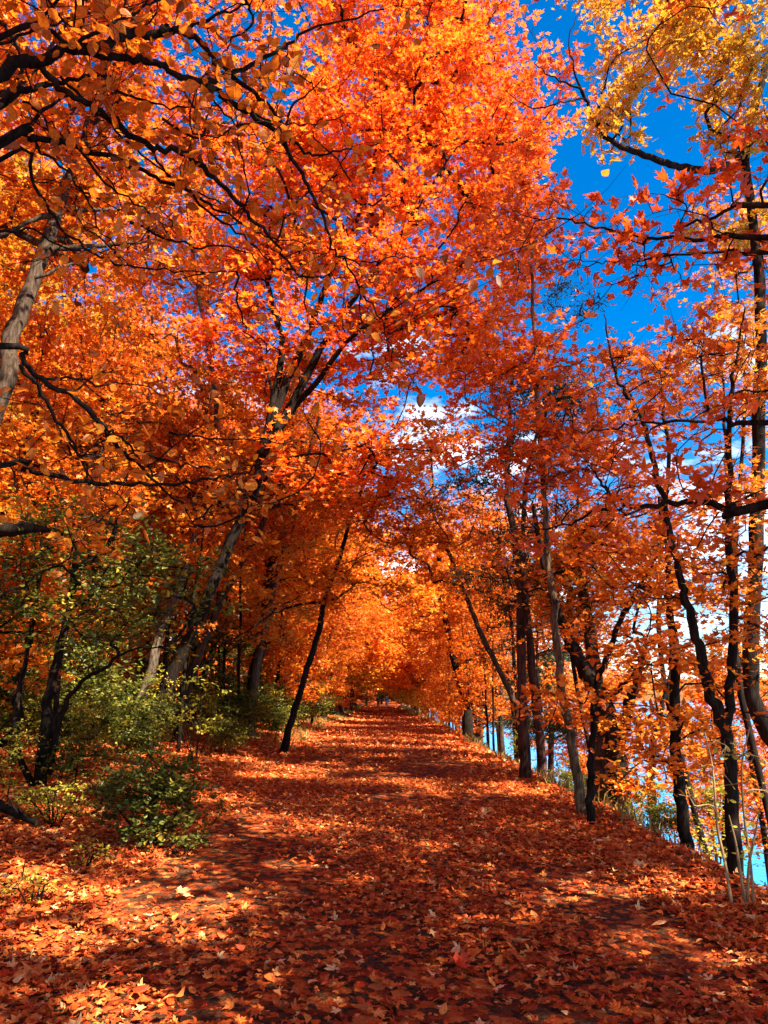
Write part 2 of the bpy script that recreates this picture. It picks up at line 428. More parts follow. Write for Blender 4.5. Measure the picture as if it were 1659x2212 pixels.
def in_blobs(rng, blobs, n, shell=2.0):
    w = np.array([b[2] if len(b) > 2 else np.prod(b[1]) ** 0.8 for b in blobs], float); w /= w.sum()
    idx = rng.choice(len(blobs), n, p=w)
    c = np.array([b[0] for b in blobs])[idx]; r = np.array([b[1] for b in blobs])[idx]
    d = rng.normal(size=(n, 3)); d /= np.linalg.norm(d, axis=1)[:, None]
    return c + r * d * (rng.random(n) ** (1 / shell))[:, None]

def grow_crown(rng, wood, leaves, lines, blobs, n_br, twigs=6, per_twig=8, twig_len=0.8, leaf='maple_small', size=0.14,
               tilt=0.5, r_tip=0.008, first=0.3, tint_mu=0.5, tint_sd=0.16, flat=0.28, do_carve=True, gaps=True, targets=None, max_r=0.07, droop=0.1, keep_wood=True, floor=0.35):
    """limbs reach from the given trunk lines [(points, radii)] out to spots inside the crown, then twigs with leaves along them"""
    nodes, ndir = [], []
    for pts, rad in lines:
        s = int(len(pts) * first)
        nodes.append(pts[s:]); ndir.append(np.gradient(pts, axis=0)[s:])
    nodes = np.concatenate(nodes); ndir = np.concatenate(ndir)
    tg = in_blobs(rng, blobs, n_br) if targets is None else targets
    tg = tg[tg[:, 2] > ground_h(tg[:, 0], tg[:, 1]) + floor] if do_carve else tg
    order = np.argsort(np.min(np.linalg.norm(tg[:, None] - nodes[None, ::3], axis=2), axis=1))
    parent = [-1] * len(nodes); weight = np.zeros(len(nodes)); br = []
    for t in tg[order]:
        d = t - nodes; dist = np.linalg.norm(d, axis=1)
        cost = dist + 0.9 * np.clip(nodes[:, 2] - t[2] + 0.25 * dist, 0, None)
        k = int(np.argmin(cost)); L = dist[k]
        if L < min(0.15, 0.25 * twig_len): continue
        m = max(3, int(L / 0.45))
        dirn = ndir[k] / (np.linalg.norm(ndir[k]) + 1e-9)
        ctl = nodes[k] + dirn * L * 0.35 + np.array([0, 0, 0.12 * L]) + rng.normal(size=3) * 0.06 * L
        s = np.linspace(0, 1, m + 1)[:, None]
        pts = (1 - s) ** 2 * nodes[k] + 2 * s * (1 - s) * ctl + s * s * t
        pts[1:-1] += rng.normal(size=(m - 1, 3)) * 0.035 * min(L, 2.0)
        i0 = len(nodes)
        nodes = np.vstack([nodes, pts[1:]]); ndir = np.vstack([ndir, np.gradient(pts, axis=0)[1:]])
        parent += [k] + list(range(i0, i0 + m - 1))
        br.append((k, i0, m))
    # pipe model
    weight = np.zeros(len(nodes))
    for k, i0, m in br: weight[i0 + m - 1] += 1
    for i in range(len(nodes) - 1, -1, -1):
        if parent[i] >= 0: weight[parent[i]] += weight[i]
    rad = np.minimum(max_r, r_tip * np.maximum(weight, 1) ** 0.52)
    for k, i0, m in br:
        ids = [k] + list(range(i0, i0 + m))
        rr = rad[ids].copy(); rr[0] = rr[1]
        tube(wood, nodes[ids], rr, 5 if rr[1] > 0.02 else 4)
    # twigs on the outer end of every limb
    bases, dirs, ct = [], [], []
    for k, i0, m in br:
        ids = np.arange(max(i0, i0 + m - max(3, m // 2)), i0 + m)
        c = rng.normal(tint_mu, tint_sd)
        pick = rng.choice(ids, twigs)
        bases.append(nodes[pick])
        a = nodes[i0 + m - 1] - nodes[k]; a /= np.linalg.norm(a) + 1e-9
        dv_ = a[None] * 0.55 + rng.normal(size=(twigs, 3)) * np.array([0.8, 0.8, flat])
        dirs.append(dv_ / (np.linalg.norm(dv_, axis=1)[:, None] + 1e-9)); ct.append(np.full(twigs, c))
    if not bases: return
    bases, dirs, ct = np.concatenate(bases), np.concatenate(dirs), np.concatenate(ct)
    ln = twig_len * rng.uniform(0.45, 1.15, len(bases))
    mid = bases + dirs * (ln * 0.5)[:, None] + rng.normal(size=bases.shape) * 0.05 * twig_len
    end = bases + dirs * ln[:, None] - np.array([0, 0, 1.0]) * (droop * ln)[:, None] + rng.normal(size=bases.shape) * 0.06 * twig_len
    tubes_batch(wood, np.stack([bases, mid, end], 1), np.stack([np.full(len(ln), r_tip * 0.7), np.full(len(ln), r_tip * 0.5), np.full(len(ln), r_tip * 0.25)], 1), 3)
    N = len(bases) * per_twig
    s = rng.uniform(0.12, 1.05, (len(bases), per_twig, 1))
    pos = (1 - s) ** 2 * bases[:, None] + 2 * s * (1 - s) * mid[:, None] + s * s * end[:, None]
    pos = pos.reshape(-1, 3) + rng.normal(size=(N, 3)) * np.array([1, 1, 0.5]) * size * 0.55
    tint = np.clip(np.repeat(ct, per_twig) + rng.normal(0, 0.13, N), 0, 1)
    out = np.repeat(dirs, per_twig, 0) + rng.normal(size=(N, 3)) * 0.6
    sz = size * rng.uniform(0.6, 1.2, N)
    if do_carve and gaps:
        k = carve(pos); pos, tint, out, sz = pos[k], tint[k], out[k], sz[k]
    scatter_leaves(leaves, rng, leaf, pos, sz, tilt, tint, yaw=np.cross(out, np.array([0, 0, 1.0])) if False else out)

def flare(pts, rad, k=1.5):
    """root flare at the foot of a trunk"""
    s = np.linspace(0, 1, len(pts)); r = np.interp(s, np.linspace(0, 1, len(rad)), rad)
    h = np.linalg.norm(pts - pts[0], axis=1)
    return r * (1 + (k - 1) * np.exp(-h / 0.22))

def hero(name, label, cat, trunk_lines, bark, leaf_key, blobs, n_br, seed, limbs=(), group=None, rough=0.05, **kw):
    """one tree with a shape of its own: trunk_lines / limbs are lists of (control points, radii)"""
    rng = np.random.default_rng(seed)
    base = np.array(trunk_lines[0][0][0], float)
    root = empty(name, base, label, cat, group)
    lines = []
    for i, (pts, rad) in enumerate(trunk_lines):
        p_ = smooth_line(pts, 5); p_[1:-1] += rng.normal(size=(len(p_) - 2, 3)) * 0.012
        r_ = flare(p_, rad) if i == 0 else np.interp(np.linspace(0, 1, len(p_)), np.linspace(0, 1, len(rad)), rad)
        mbt = MB(); tube(mbt, p_, r_, 10, rough, rng)
        mbt.build("trunk" if i == 0 else "stem", M[bark], root, base)
        lines.append((p_, r_))
    for pts, rad in limbs:
        p_ = smooth_line(pts, 5); p_[1:-1] += rng.normal(size=(len(p_) - 2, 3)) * 0.012
        r_ = np.interp(np.linspace(0, 1, len(p_)), np.linspace(0, 1, len(rad)), rad)
        mbt = MB(); tube(mbt, p_, r_, 8, rough, rng)
        mbt.build("limb", M[bark], root, base)
        lines.append((p_, r_))
    if n_br or kw.get('targets') is not None:
        wood, lv = MB(), MB()
        grow_crown(rng, wood, lv, lines, blobs, n_br, **kw)
        if wood.v: wood.build("branches", M[bark], root, base)
        if lv.v: lv.build("crown", M[leaf_key], root, base, smooth=False)
    return root

def down(p, extra=0.25):
    """drop a point to the ground"""
    return np.array([p[0], p[1], float(ground_h(p[0], p[1])) - extra])
def C2(x, y, Y): return P(x / 2, y / 2, Y)                         # pixels of the four close-ups
def C3(x, y, Y): return P(x / 2 + 829.5, y / 2, Y)
def C4(x, y, Y): return P(x / 2, y / 2 + 663.6, Y)
def C5(x, y, Y): return P(x / 2 + 829.5, y / 2 + 663.6, Y)
def C6(x, y, Y): return P(x / 2, y / 2 + 1260.8, Y)
def C7(x, y, Y): return P(x / 2 + 829.5, y / 2 + 1260.8, Y)
def along(fn, pts, y0, y1):
    return [fn(a, b, y0 + (y1 - y0) * i / (len(pts) - 1)) for i, (a, b) in enumerate(pts)]

# ------------------------------------------------------------------ the trees of the foreground
# grey leaning trunk, upper left
t1 = along(C2, [(0, 1740), (40, 1500), (110, 1300), (200, 1050), (285, 800), (370, 600), (450, 330), (500, 120)], 9.5, 11.0)
t1 = [down([-6.1, 9.2, 0])] + [np.array([-5.9, 9.2, 1.6])] + t1
hero("leaning_maple", "grey barked tree leaning right across the upper left corner", "tree",
     [(t1, [0.135, 0.12, 0.105, 0.083, 0.07])], 'brown_bark', 'orange',
     [(C2(420, 300, 11), (3.2, 2.6, 2.2)), (C2(300, 900, 11.5), (2.6, 2.0, 1.6)), (np.array([-7.5, 7.0, 10.5]), (4.5, 4.0, 2.2)), (np.array([-5, 9, 12.5]), (4.5, 3.5, 2.0))], 330, 11,  # includes a high crown mass at left added to shade the foreground
     limbs=[(along(C2, [(220, 1080), (380, 1065), (560, 1050), (720, 1040)], 9.9, 10.6), [0.05, 0.012]),
            (along(C2, [(270, 900), (400, 905), (560, 900), (700, 890)], 10, 11), [0.045, 0.012]),
            (along(C2, [(230, 930), (120, 960), (0, 1030)], 9.9, 9.6), [0.05, 0.02]),
            (along(C2, [(150, 1200), (280, 1150), (330, 1130)], 9.7, 10.0), [0.03, 0.01])],
     twigs=7, per_twig=11, twig_len=0.75, leaf='maple_small', size=0.125, tint_mu=0.55)

# dark overhanging limbs, trunk just outside the left edge of the picture
ta = [down([-4.3, 3.6, 0]), np.array([-4.35, 3.6, 1.5]), np.array([-4.1, 3.7, 3.2]), np.array([-3.5, 3.85, 4.6]), np.array([-3.9, 3.4, 6.2]), np.array([-4.4, 2.6, 8.0])]
fork = ta[3]
LA = [fork] + along(C2, [(0, 300), (130, 270), (280, 215), (420, 195), (560, 160), (700, 140), (745, 130), (840, 165), (920, 250), (1010, 340), (1130, 430), (1230, 545), (1330, 660), (1470, 650), (1659, 610)], 4.0, 5.0)
LB = along(C2, [(330, 215), (480, 240), (640, 265), (760, 320), (880, 365), (960, 410), (1060, 480), (1180, 560), (1260, 680), (1330, 800), (1390, 920), (1430, 1050), (1480, 1120), (1560, 1250), (1659, 1420), (1700, 1520)], 4.15, 5.4)
LC = along(C2, [(880, 360), (1000, 320), (1130, 260), (1250, 180), (1380, 110), (1659, 40)], 4.5, 5.2)
LD = along(C2, [(180, 290), (280, 390), (400, 450), (500, 525), (620, 620), (780, 660), (900, 740), (1020, 870), (1100, 950), (1180, 1040), (1290, 1180), (1420, 1190), (1540, 1220)], 4.1, 5.6)
LE = [ta[2]] + along(C2, [(0, 615), (120, 605), (250, 605), (350, 640), (520, 690), (650, 745), (800, 820), (900, 880), (1040, 960), (1180, 1030), (1330, 1040)], 4.2, 5.8)
LF = along(C2, [(0, 440), (150, 385), (300, 345), (480, 330)], 4.4, 4.9)
LF = [fork + [0.1, 0.1, -0.1]] + LF
LG = [fork + [0.0, 0.1, -0.3]] + along(C2, [(0, 600), (120, 540), (250, 440), (380, 370)], 4.5, 5.0)
LH = [ta[1] + [0, 0, 0.9]] + along(C4, [(0, 680), (100, 700), (250, 735), (420, 760), (600, 770), (800, 755), (960, 730), (1070, 710), (1120, 670)], 5.0, 6.6)
LI = [ta[2]] + along(C4, [(0, 160), (100, 240), (200, 320), (330, 400), (440, 510), (520, 610), (600, 690), (700, 780), (800, 870), (840, 940)], 4.6, 6.2)
LJ = along(C4, [(90, 250), (180, 370), (260, 520), (330, 610), (400, 740), (520, 820)], 4.7, 5.6)
LK = along(C2, [(0, 680), (150, 800), (260, 980), (400, 1090), (560, 1150), (720, 1170), (900, 1175), (1030, 1165)], 4.6, 6.0)
LK = [ta[2]] + LK
LL = along(C2, [(745, 130), (900, 90), (1060, 20), (1150, -60)], 4.4, 4.8)
LM = along(C2, [(1480, 1120), (1600, 1130), (1720, 1110), (1850, 1120), (2010, 1140)], 5.2, 5.6)
LN = [fork] + along(C2, [(0, 170), (160, 130), (330, 180), (560, 60), (700, 0)], 3.9, 4.4)
FINE = [along(f, p, y0, y1) for f, p, y0, y1 in [
    (C2, [(100, 440), (200, 520), (330, 640), (460, 760), (520, 880)], 4.6, 5.4), (C2, [(260, 330), (420, 480), (560, 620), (700, 740), (860, 850), (1000, 930)], 4.3, 5.6),
    (C2, [(460, 370), (640, 440), (800, 460), (960, 480)], 4.5, 5), (C2, [(640, 270), (800, 330), (930, 440), (1050, 560), (1150, 640)], 4.3, 5), (C2, [(700, 510), (860, 600), (900, 480), (1000, 400)], 4.6, 5),
    (C2, [(1230, 545), (1290, 430), (1400, 330)], 4.8, 5.2), (C2, [(0, 190), (200, 110), (400, 60), (640, 0)], 4, 4.6), (C2, [(350, -40), (355, 100), (345, 200)], 4.2, 4.2), (C2, [(1060, 0), (1090, 100), (1000, 170), (960, 240)], 4.6, 4.6),
    (C2, [(800, 820), (960, 960), (1100, 1060), (1200, 1160), (1300, 1190)], 5, 5.8), (C2, [(560, 960), (800, 1060), (950, 1060), (1080, 1100), (1150, 1200)], 5, 5.8), (C2, [(1020, 1170), (1030, 1300), (1060, 1420), (1130, 1500)], 5.8, 6.2),
    (C2, [(0, 1000), (150, 1000), (320, 1075), (500, 1080)], 4.8, 5.6), (C2, [(350, 640), (450, 780), (620, 900), (760, 1010)], 4.4, 5.4), (C4, [(0, 1260), (120, 1200), (230, 1120), (330, 1130), (450, 1040), (500, 960)], 5.5, 6.2),
    (C4, [(730, 540), (900, 565), (1100, 575), (1300, 580)], 5.8, 6.6), (C4, [(620, 640), (780, 680), (900, 690), (1010, 700), (1200, 640)], 5.8, 6.6), (C4, [(440, 510), (520, 560), (640, 690), (780, 760), (900, 830), (1060, 860)], 5.2, 6.6),
    (C2, [(1060, 480), (1180, 520), (1300, 540), (1480, 500)], 4.9, 5.4), (C2, [(120, 605), (260, 720), (380, 860), (440, 1000), (560, 1150)], 4.4, 5.2), (C4, [(200, 320), (280, 300), (420, 340), (560, 330), (720, 380)], 5, 5.8), (C2, [(620, 620), (760, 780), (930, 870), (1040, 960)], 4.9, 5.5)]]
LIMBS = [(LA, [0.075, 0.06, 0.048, 0.03, 0.022, 0.016, 0.006]), (LB, [0.045, 0.035, 0.028, 0.022, 0.015, 0.010, 0.005]), (LC, [0.028, 0.018, 0.008]),
         (LD, [0.038, 0.033, 0.030, 0.022, 0.012, 0.005]), (LE, [0.045, 0.028, 0.022, 0.018, 0.012, 0.005]), (LF, [0.05, 0.03, 0.012]), (LG, [0.04, 0.022, 0.008]),
         (LH, [0.040, 0.026, 0.024, 0.018, 0.014, 0.006]), (LI, [0.045, 0.032, 0.026, 0.020, 0.012, 0.005]), (LJ, [0.02, 0.014, 0.005]), (LK, [0.025, 0.014, 0.010, 0.005]),
         (LL, [0.022, 0.012, 0.006]), (LM, [0.010, 0.007, 0.003]), (LN, [0.035, 0.02, 0.008])] + [(f, [0.014, 0.010, 0.005]) for f in FINE]
rng0 = np.random.default_rng(77)
tg = []
for pts, r in LIMBS:                                              # sprays set all along the limbs
    s = smooth_line(pts, 4)
    for p_ in s[6:]:
        if rng0.random() < 0.4:
            tg.append(p_ + rng0.normal(size=3) * [0.45, 0.40, 0.22])
tg = np.array(tg)
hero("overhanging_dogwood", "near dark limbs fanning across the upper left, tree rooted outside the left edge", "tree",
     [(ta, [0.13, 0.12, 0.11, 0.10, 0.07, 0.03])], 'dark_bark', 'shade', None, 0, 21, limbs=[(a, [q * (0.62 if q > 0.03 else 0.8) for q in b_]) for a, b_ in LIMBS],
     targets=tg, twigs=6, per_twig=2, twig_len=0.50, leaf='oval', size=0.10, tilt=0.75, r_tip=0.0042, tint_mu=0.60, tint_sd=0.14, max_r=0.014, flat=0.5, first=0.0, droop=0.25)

rng = np.random.default_rng(25); lv = MB(); wood = MB()
for a_, c_, Y_ in [(960, 563, 4.7), (1014, 565, 4.75), (1074, 610, 4.8), (1060, 590, 4.75), (626, 158, 4.4), (585, 160, 4.4), (392, 18, 4.2), (812, 105, 4.6), (905, 590, 4.7), (1022, 618, 4.8), (880, 640, 5.0), (910, 862, 5.1)]:
    q = P(a_, c_, Y_); dn_ = np.array([rng.normal() * 0.3, rng.normal() * 0.3, -1.0])
    scatter_leaves(lv, rng, 'oval', q[None] + [[0, 0, 0.04]], np.array([0.115]), 0.25, np.array([0.14 if rng.random() < 0.5 else 0.35]), normals=np.array([[0.2, -1.0, 0.1]]), yaw=np.cross(np.array([[0.2, -1.0, 0.1]]), np.cross(dn_, np.array([0.2, -1.0, 0.1]))) * 0 + dn_[None], curl=0.3)
    near = min((p2 for pts_, _ in LIMBS for p2 in smooth_line(pts_, 4)), key=lambda p2: np.linalg.norm(p2 - q))
    tube(wood, smooth_line([near, near * 0.5 + q * 0.5 + [0, 0, 0.03], q + [0, 0, 0.04]], 3), [0.004, 0.002], 4)
root = bpy.data.objects["overhanging_dogwood"]
wood.build("hanging_twigs", M['dark_bark'], root, ta[0]); lv.build("hanging_leaves", M['shade'], root, ta[0], smooth=False)
# overhead crown, mostly out of view, added to shade the path and limbs
rng = np.random.default_rng(22); wood, lv = MB(), MB()
root = bpy.data.objects["overhanging_dogwood"]; la = smooth_line(ta, 5)
grow_crown(rng, wood, lv, [(la, la)], [(np.array([-5.2, 0.6, 7.2]), (4.6, 3.6, 1.5)), (np.array([-2.6, 0.2, 8.2]), (3.2, 3.0, 1.3)), (np.array([0.0, -0.5, 8.5]), (2.6, 2.6, 1.2)), (np.array([0.8, 2.4, 8.6]), (3.2, 2.0, 1.0))], 290, twigs=8, per_twig=9, twig_len=0.9,
           leaf='oval', size=0.15, tilt=0.5, r_tip=0.006, first=0.6, tint_mu=0.6)
wood.build("added_shade_branches", M['dark_bark'], root, ta[0]); lv.build("added_shade_crown", M['shade'], root, ta[0], smooth=False)

# tall vivid maple left of the path, leaning over it
b3 = down(P(305, 1640, 18.5), 0.2)
t3 = [b3] + along(C6, [(680, 560), (740, 400), (800, 270), (870, 130)], 18.5, 18.4) + along(C4, [(1000, 1000), (1060, 900), (1110, 760), (1130, 640), (1180, 420)], 18.3, 18.0)
k3 = t3[-1]
stems3 = [([k3] + along(C4, [(1220, 160), (1180, 0), (1150, -180), (1180, -420)], 18, 17.5), [0.10, 0.07, 0.03]),
          ([t3[-2]] + along(C4, [(1225, 350), (1300, 200), (1350, 60), (1430, -150), (1560, -420), (1680, -800)], 18, 18.5), [0.13, 0.10, 0.07, 0.025]),
          ([t3[-2]] + along(C4, [(1260, 420), (1370, 200), (1440, 100), (1560, -80), (1760, -360), (1980, -700)], 18.3, 17), [0.12, 0.10, 0.06, 0.02]),
          ([t3[-2]] + along(C4, [(1275, 430), (1370, 320), (1500, 150), (1680, 10), (1900, -120)], 18.3, 16), [0.09, 0.07, 0.02]),
          ([t3[-4]] + along(C4, [(1180, 700), (1300, 640), (1480, 620), (1659, 560)], 18.1, 16), [0.05, 0.03, 0.01])]
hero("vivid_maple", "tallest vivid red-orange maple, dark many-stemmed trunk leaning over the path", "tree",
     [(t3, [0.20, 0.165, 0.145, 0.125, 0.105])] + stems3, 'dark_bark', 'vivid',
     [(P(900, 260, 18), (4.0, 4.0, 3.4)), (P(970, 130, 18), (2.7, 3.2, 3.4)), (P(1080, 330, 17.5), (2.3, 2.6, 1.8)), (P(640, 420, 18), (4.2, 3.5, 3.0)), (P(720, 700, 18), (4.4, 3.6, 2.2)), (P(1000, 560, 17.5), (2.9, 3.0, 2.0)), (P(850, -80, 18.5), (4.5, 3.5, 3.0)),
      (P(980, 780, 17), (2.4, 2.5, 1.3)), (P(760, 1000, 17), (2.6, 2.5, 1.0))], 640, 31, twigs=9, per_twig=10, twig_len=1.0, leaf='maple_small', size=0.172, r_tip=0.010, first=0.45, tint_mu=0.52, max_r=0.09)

# slim dark tree leaning to the right at the left edge of the path
t4 = [down(P(610, 1625, 22), 0.1)] + [P(a, b, 22) for a, b in [(628, 1560), (650, 1490), (668, 1430), (690, 1360), (700, 1300), (735, 1200), (760, 1110), (790, 1040), (830, 940)]]
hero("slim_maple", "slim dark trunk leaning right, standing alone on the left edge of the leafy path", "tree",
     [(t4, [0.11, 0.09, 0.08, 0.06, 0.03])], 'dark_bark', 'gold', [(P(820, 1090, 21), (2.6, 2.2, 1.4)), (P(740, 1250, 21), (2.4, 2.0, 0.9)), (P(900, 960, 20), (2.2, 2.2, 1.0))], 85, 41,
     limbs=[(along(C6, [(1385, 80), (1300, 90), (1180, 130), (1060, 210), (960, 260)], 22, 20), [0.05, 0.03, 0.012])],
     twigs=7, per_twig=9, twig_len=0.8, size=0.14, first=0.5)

# pair of paler trunks by the slim tree
t5 = [down(P(540, 1595, 25), 0.1)] + [C6(a, b, 25) for a, b in [(1085, 560), (1105, 400), (1130, 240), (1175, 60)]] + [P(640, 1080, 25), P(690, 900, 24)]
hero("patchy_trunked_maple", "dark trunk with peeling pale patches, left of the slim leaning trunk", "tree",
     [(t5, [0.15, 0.13, 0.11, 0.05])], 'grey_bark', 'gold', [(P(650, 1150, 24), (3.4, 2.6, 2.2)), (P(560, 1330, 23.5), (2.6, 2.2, 1.0)), (P(780, 1000, 23), (3, 2.6, 1.4))], 105, 51, twigs=7, per_twig=9, twig_len=0.85, size=0.145, first=0.4, tint_mu=0.6)

# sunlit trunk left of the vivid maple
t6 = [down(P(262, 1610, 19.5), 0.1)] + [C6(a, b, 19.6) for a, b in [(560, 600), (610, 500), (660, 360), (690, 200), (745, 90), (800, -60)]] + [P(440, 1090, 20), P(470, 900, 20), P(430, 640, 21), P(400, 420, 21.5)]
hero("sunlit_maple", "slimmer sun-flecked trunk just left of the thick leaning maple base", "tree",
     [(t6, [0.15, 0.13, 0.11, 0.05])], 'grey_bark', 'gold', [(P(430, 1000, 20.5), (3.2, 2.4, 2.0)), (P(300, 820, 21), (3.6, 2.8, 2.2)), (P(420, 560, 21.5), (3.8, 2.8, 2.6)), (P(250, 420, 22), (4.0, 2.8, 2.8)), (P(480, 1200, 20), (2.4, 2.0, 1.0))], 330, 61, twigs=7, per_twig=9, twig_len=0.85, size=0.14, first=0.4)
t6b = [down(P(385, 1590, 21), 0.1)] + [C6(a, b, 21) for a, b in [(790, 520), (850, 330), (930, 130), (980, 20)]] + [P(560, 1150, 21), P(640, 960, 21)]
hero("rear_maple", "dark trunk close behind the thick leaning maple, parallel to it", "tree",
     [(t6b, [0.14, 0.12, 0.10, 0.04])], 'brown_bark', 'orange', [(P(560, 1080, 22), (3.0, 2.4, 1.8)), (P(420, 1250, 22), (2.6, 2.2, 1.2))], 80, 62, twigs=7, per_twig=9, twig_len=0.85, size=0.14, first=0.4)

# dark small tree, lower left, with arching branch
b7 = down(P(80, 1735, 11), 0.2)
t7 = [b7] + along(C6, [(190, 700), (205, 520), (235, 380), (280, 200), (320, 0)], 10.9, 10.6) + along(C4, [(320, 1130), (420, 1080), (500, 960), (560, 820)], 10.6, 10.4)
s7 = [b7 + [0.12, 0, 0.4]] + along(C6, [(270, 560), (330, 450), (440, 365), (560, 290), (680, 275), (770, 305)], 10.8, 9.6)
hero("arching_understory_tree", "dark stemmed green-leaved tree at lower left, one stem arching over to the right", "tree",
     [(t7, [0.085, 0.07, 0.055, 0.035, 0.012]), (s7, [0.05, 0.035, 0.025, 0.012, 0.006]), ([b7 + [-0.1, 0, 0.2]] + along(C6, [(60, 620), (100, 380), (150, 150), (170, -60)], 10.8, 11.0), [0.05, 0.035, 0.012])], 'dark_bark', 'green',
     [(C4(350, 1150, 10.4), (1.8, 1.2, 0.9)), (C4(520, 1250, 10.2), (1.9, 1.2, 0.7)), (C4(250, 950, 10.5), (1.4, 1.0, 0.6)), (C4(640, 1080, 10), (1.1, 1.0, 0.4)), (C6(200, 60, 10.5), (1.6, 1.0, 0.8))], 150, 71,
     twigs=6, per_twig=6, twig_len=0.5, leaf='oval', size=0.085, r_tip=0.005, first=0.35, tint_mu=0.5, tint_sd=0.2)
t7b = [down([-8.2, 12.0, 0])] + along(C6, [(20, 680), (70, 480), (110, 330), (150, 120)], 12, 12.3) + [C4(190, 1000, 12.4), C4(210, 760, 12.5)]
hero("left_edge_maple", "thin dark stem with yellow-orange sprays at the left edge, beside the arching tree", "tree",
     [(t7b, [0.08, 0.07, 0.05, 0.02])], 'dark_bark', 'gold', [(C6(120, 160, 12), (1.3, 1.0, 1.0)), (C6(80, 420, 12), (0.9, 0.8, 0.5)), (C4(150, 1000, 12.4), (1.8, 1.4, 1.2)), (C4(200, 600, 12.6), (2.4, 1.8, 1.5))], 130, 72,
     twigs=6, per_twig=8, twig_len=0.6, leaf='maple_small', size=0.11, first=0.2, tint_mu=0.45)

# ---- right-hand side
t = [down(P(1028, 1578, 33), 0.1)] + [C7(a, b, 33) for a, b in [(370, 540), (330, 440), (300, 320), (275, 200), (245, 60)]] + [C5(a, b, 33) for a, b in [(238, 1120), (242, 1000), (250, 900)]]
hero("left_leaning_trunk", "dark trunk leaning left over the right edge of the path, near a stump", "tree", [(t, [0.18, 0.15, 0.13, 0.07])], 'dark_bark', 'gold',
     [(C5(230, 1000, 33), (3.2, 2.6, 2.2)), (C5(120, 1200, 31), (3.2, 3, 1.6))], 110, 81, twigs=7, per_twig=9, twig_len=1.0, size=0.2, first=0.5)
t = [down(P(1128, 1600, 21), 0.1)] + [C7(a, b, 21) for a, b in [(585, 590), (540, 460), (450, 280), (380, 120), (330, 0)]] + [C5(a, b, 21) for a, b in [(290, 1080), (230, 985), (160, 955), (60, 880)]]
hero("slanting_pole_tree", "thin trunk slanting up to the left behind the straight red-brown cedar trunk", "tree", [(t, [0.085, 0.075, 0.06, 0.03])], 'brown_bark', 'orange',
     [(C5(200, 950, 20), (2.0, 1.8, 1.0)), (C5(350, 1200, 20), (1.4, 1.4, 0.6)), (C5(60, 850, 19), (1.8, 1.8, 0.8))], 80, 82, twigs=6, per_twig=8, twig_len=0.8, size=0.14, first=0.5)

def cedar_targets(rng, pts, lens, z0, n):
    out = []
    for i in range(n):
        s = rng.random(); k = z0 + (1 - z0) * s
        p_ = pts[int(k * (len(pts) - 1))]
        a = rng.uniform(0, 2 * math.pi); L = np.interp(k, [0, 0.5, 1], lens) * rng.uniform(0.5, 1)
        out.append(p_ + np.array([math.cos(a) * L, math.sin(a) * L, -0.12 * L + 0.15]))
    return np.array(out)
rc = np.random.default_rng(3)
t = [down(P(1137, 1672, 15.5), 0.1)] + [C7(a, b, 15.5) for a, b in [(602, 560), (592, 300), (590, 0)]] + [C5(a, b, 15.5) for a, b in [(580, 1150), (565, 1000), (535, 800), (538, 600), (545, 400), (560, 250)]]
hero("straight_cedar", "straight red-brown cedar trunk with bare lower twigs, right of the path", "tree", [(t, [0.105, 0.092, 0.083, 0.06, 0.02])], 'cedar_bark', 'needle', None, 0, 83,
     targets=cedar_targets(rc, smooth_line(t, 5), (1.9, 1.3, 0.5), 0.25, 130), twigs=5, per_twig=5, twig_len=0.5, leaf='needle', size=0.16, tilt=0.9, first=0.2, r_tip=0.006, flat=0.3, droop=0.3, max_r=0.025)
t = [down(P(1172, 1660, 16.5), 0.1)] + [C7(a, b, 16.5) for a, b in [(665, 600), (645, 440), (625, 200)]] + [C5(a, b, 16.5) for a, b in [(610, 1250), (600, 1000), (620, 700), (700, 450), (740, 200)]]
hero("twin_cedar", "darker cedar trunk standing close against the straight red-brown one", "tree", [(t, [0.105, 0.09, 0.075, 0.045, 0.02])], 'cedar_bark', 'needle', None, 0, 84,
     targets=np.vstack([cedar_targets(rc, smooth_line(t, 5), (1.6, 1.4, 0.6), 0.3, 70), in_blobs(rc, [(C5(740, 400, 16.5), (1.3, 1.0, 1.0)), (C3(830, 1280, 16.5), (0.9, 0.8, 0.7)), (C5(400, 780, 16), (1.2, 1.0, 0.45))], 70)]), twigs=6, per_twig=8, twig_len=0.5, leaf='needle', size=0.17, tilt=0.9, first=0.2, r_tip=0.006, flat=0.3, droop=0.3, max_r=0.025)
t = [down(P(950, 1510, 46), 0.1), P(955, 1400, 46), P(948, 1300, 46), P(950, 1210, 45), P(950, 1130, 45)]

t = [down(P(1256, 1740, 11), 0.1)] + [C7(a, b, 11) for a, b in [(830, 780), (800, 620), (765, 440), (738, 200), (728, 30)]] + [C5(a, b, 11) for a, b in [(715, 1180), (703, 1020), (690, 800), (672, 540), (655, 320), (648, 80)]] + [C3(a, b, 11) for a, b in [(640, 1150), (628, 980), (620, 820)]]
hero("tan_barked_maple", "tall slender maple with pale tan bark right of the path", "tree", [(t, [0.068, 0.06, 0.052, 0.042, 0.03, 0.010])], 'tan_bark', 'red',
     [(C3(620, 1050, 11), (1.2, 1.1, 1.2)), (C5(780, 250, 10.5), (1.1, 1.0, 0.6)), (C5(540, 300, 10.8), (1.3, 1.2, 0.8)), (C5(560, 620, 10.5), (1.2, 1.1, 0.5)), (C5(850, 600, 10.3), (1.1, 1.0, 0.5))], 120, 85,
     twigs=6, per_twig=7, twig_len=0.55, size=0.115, first=0.55, tint_mu=0.45, r_tip=0.005)
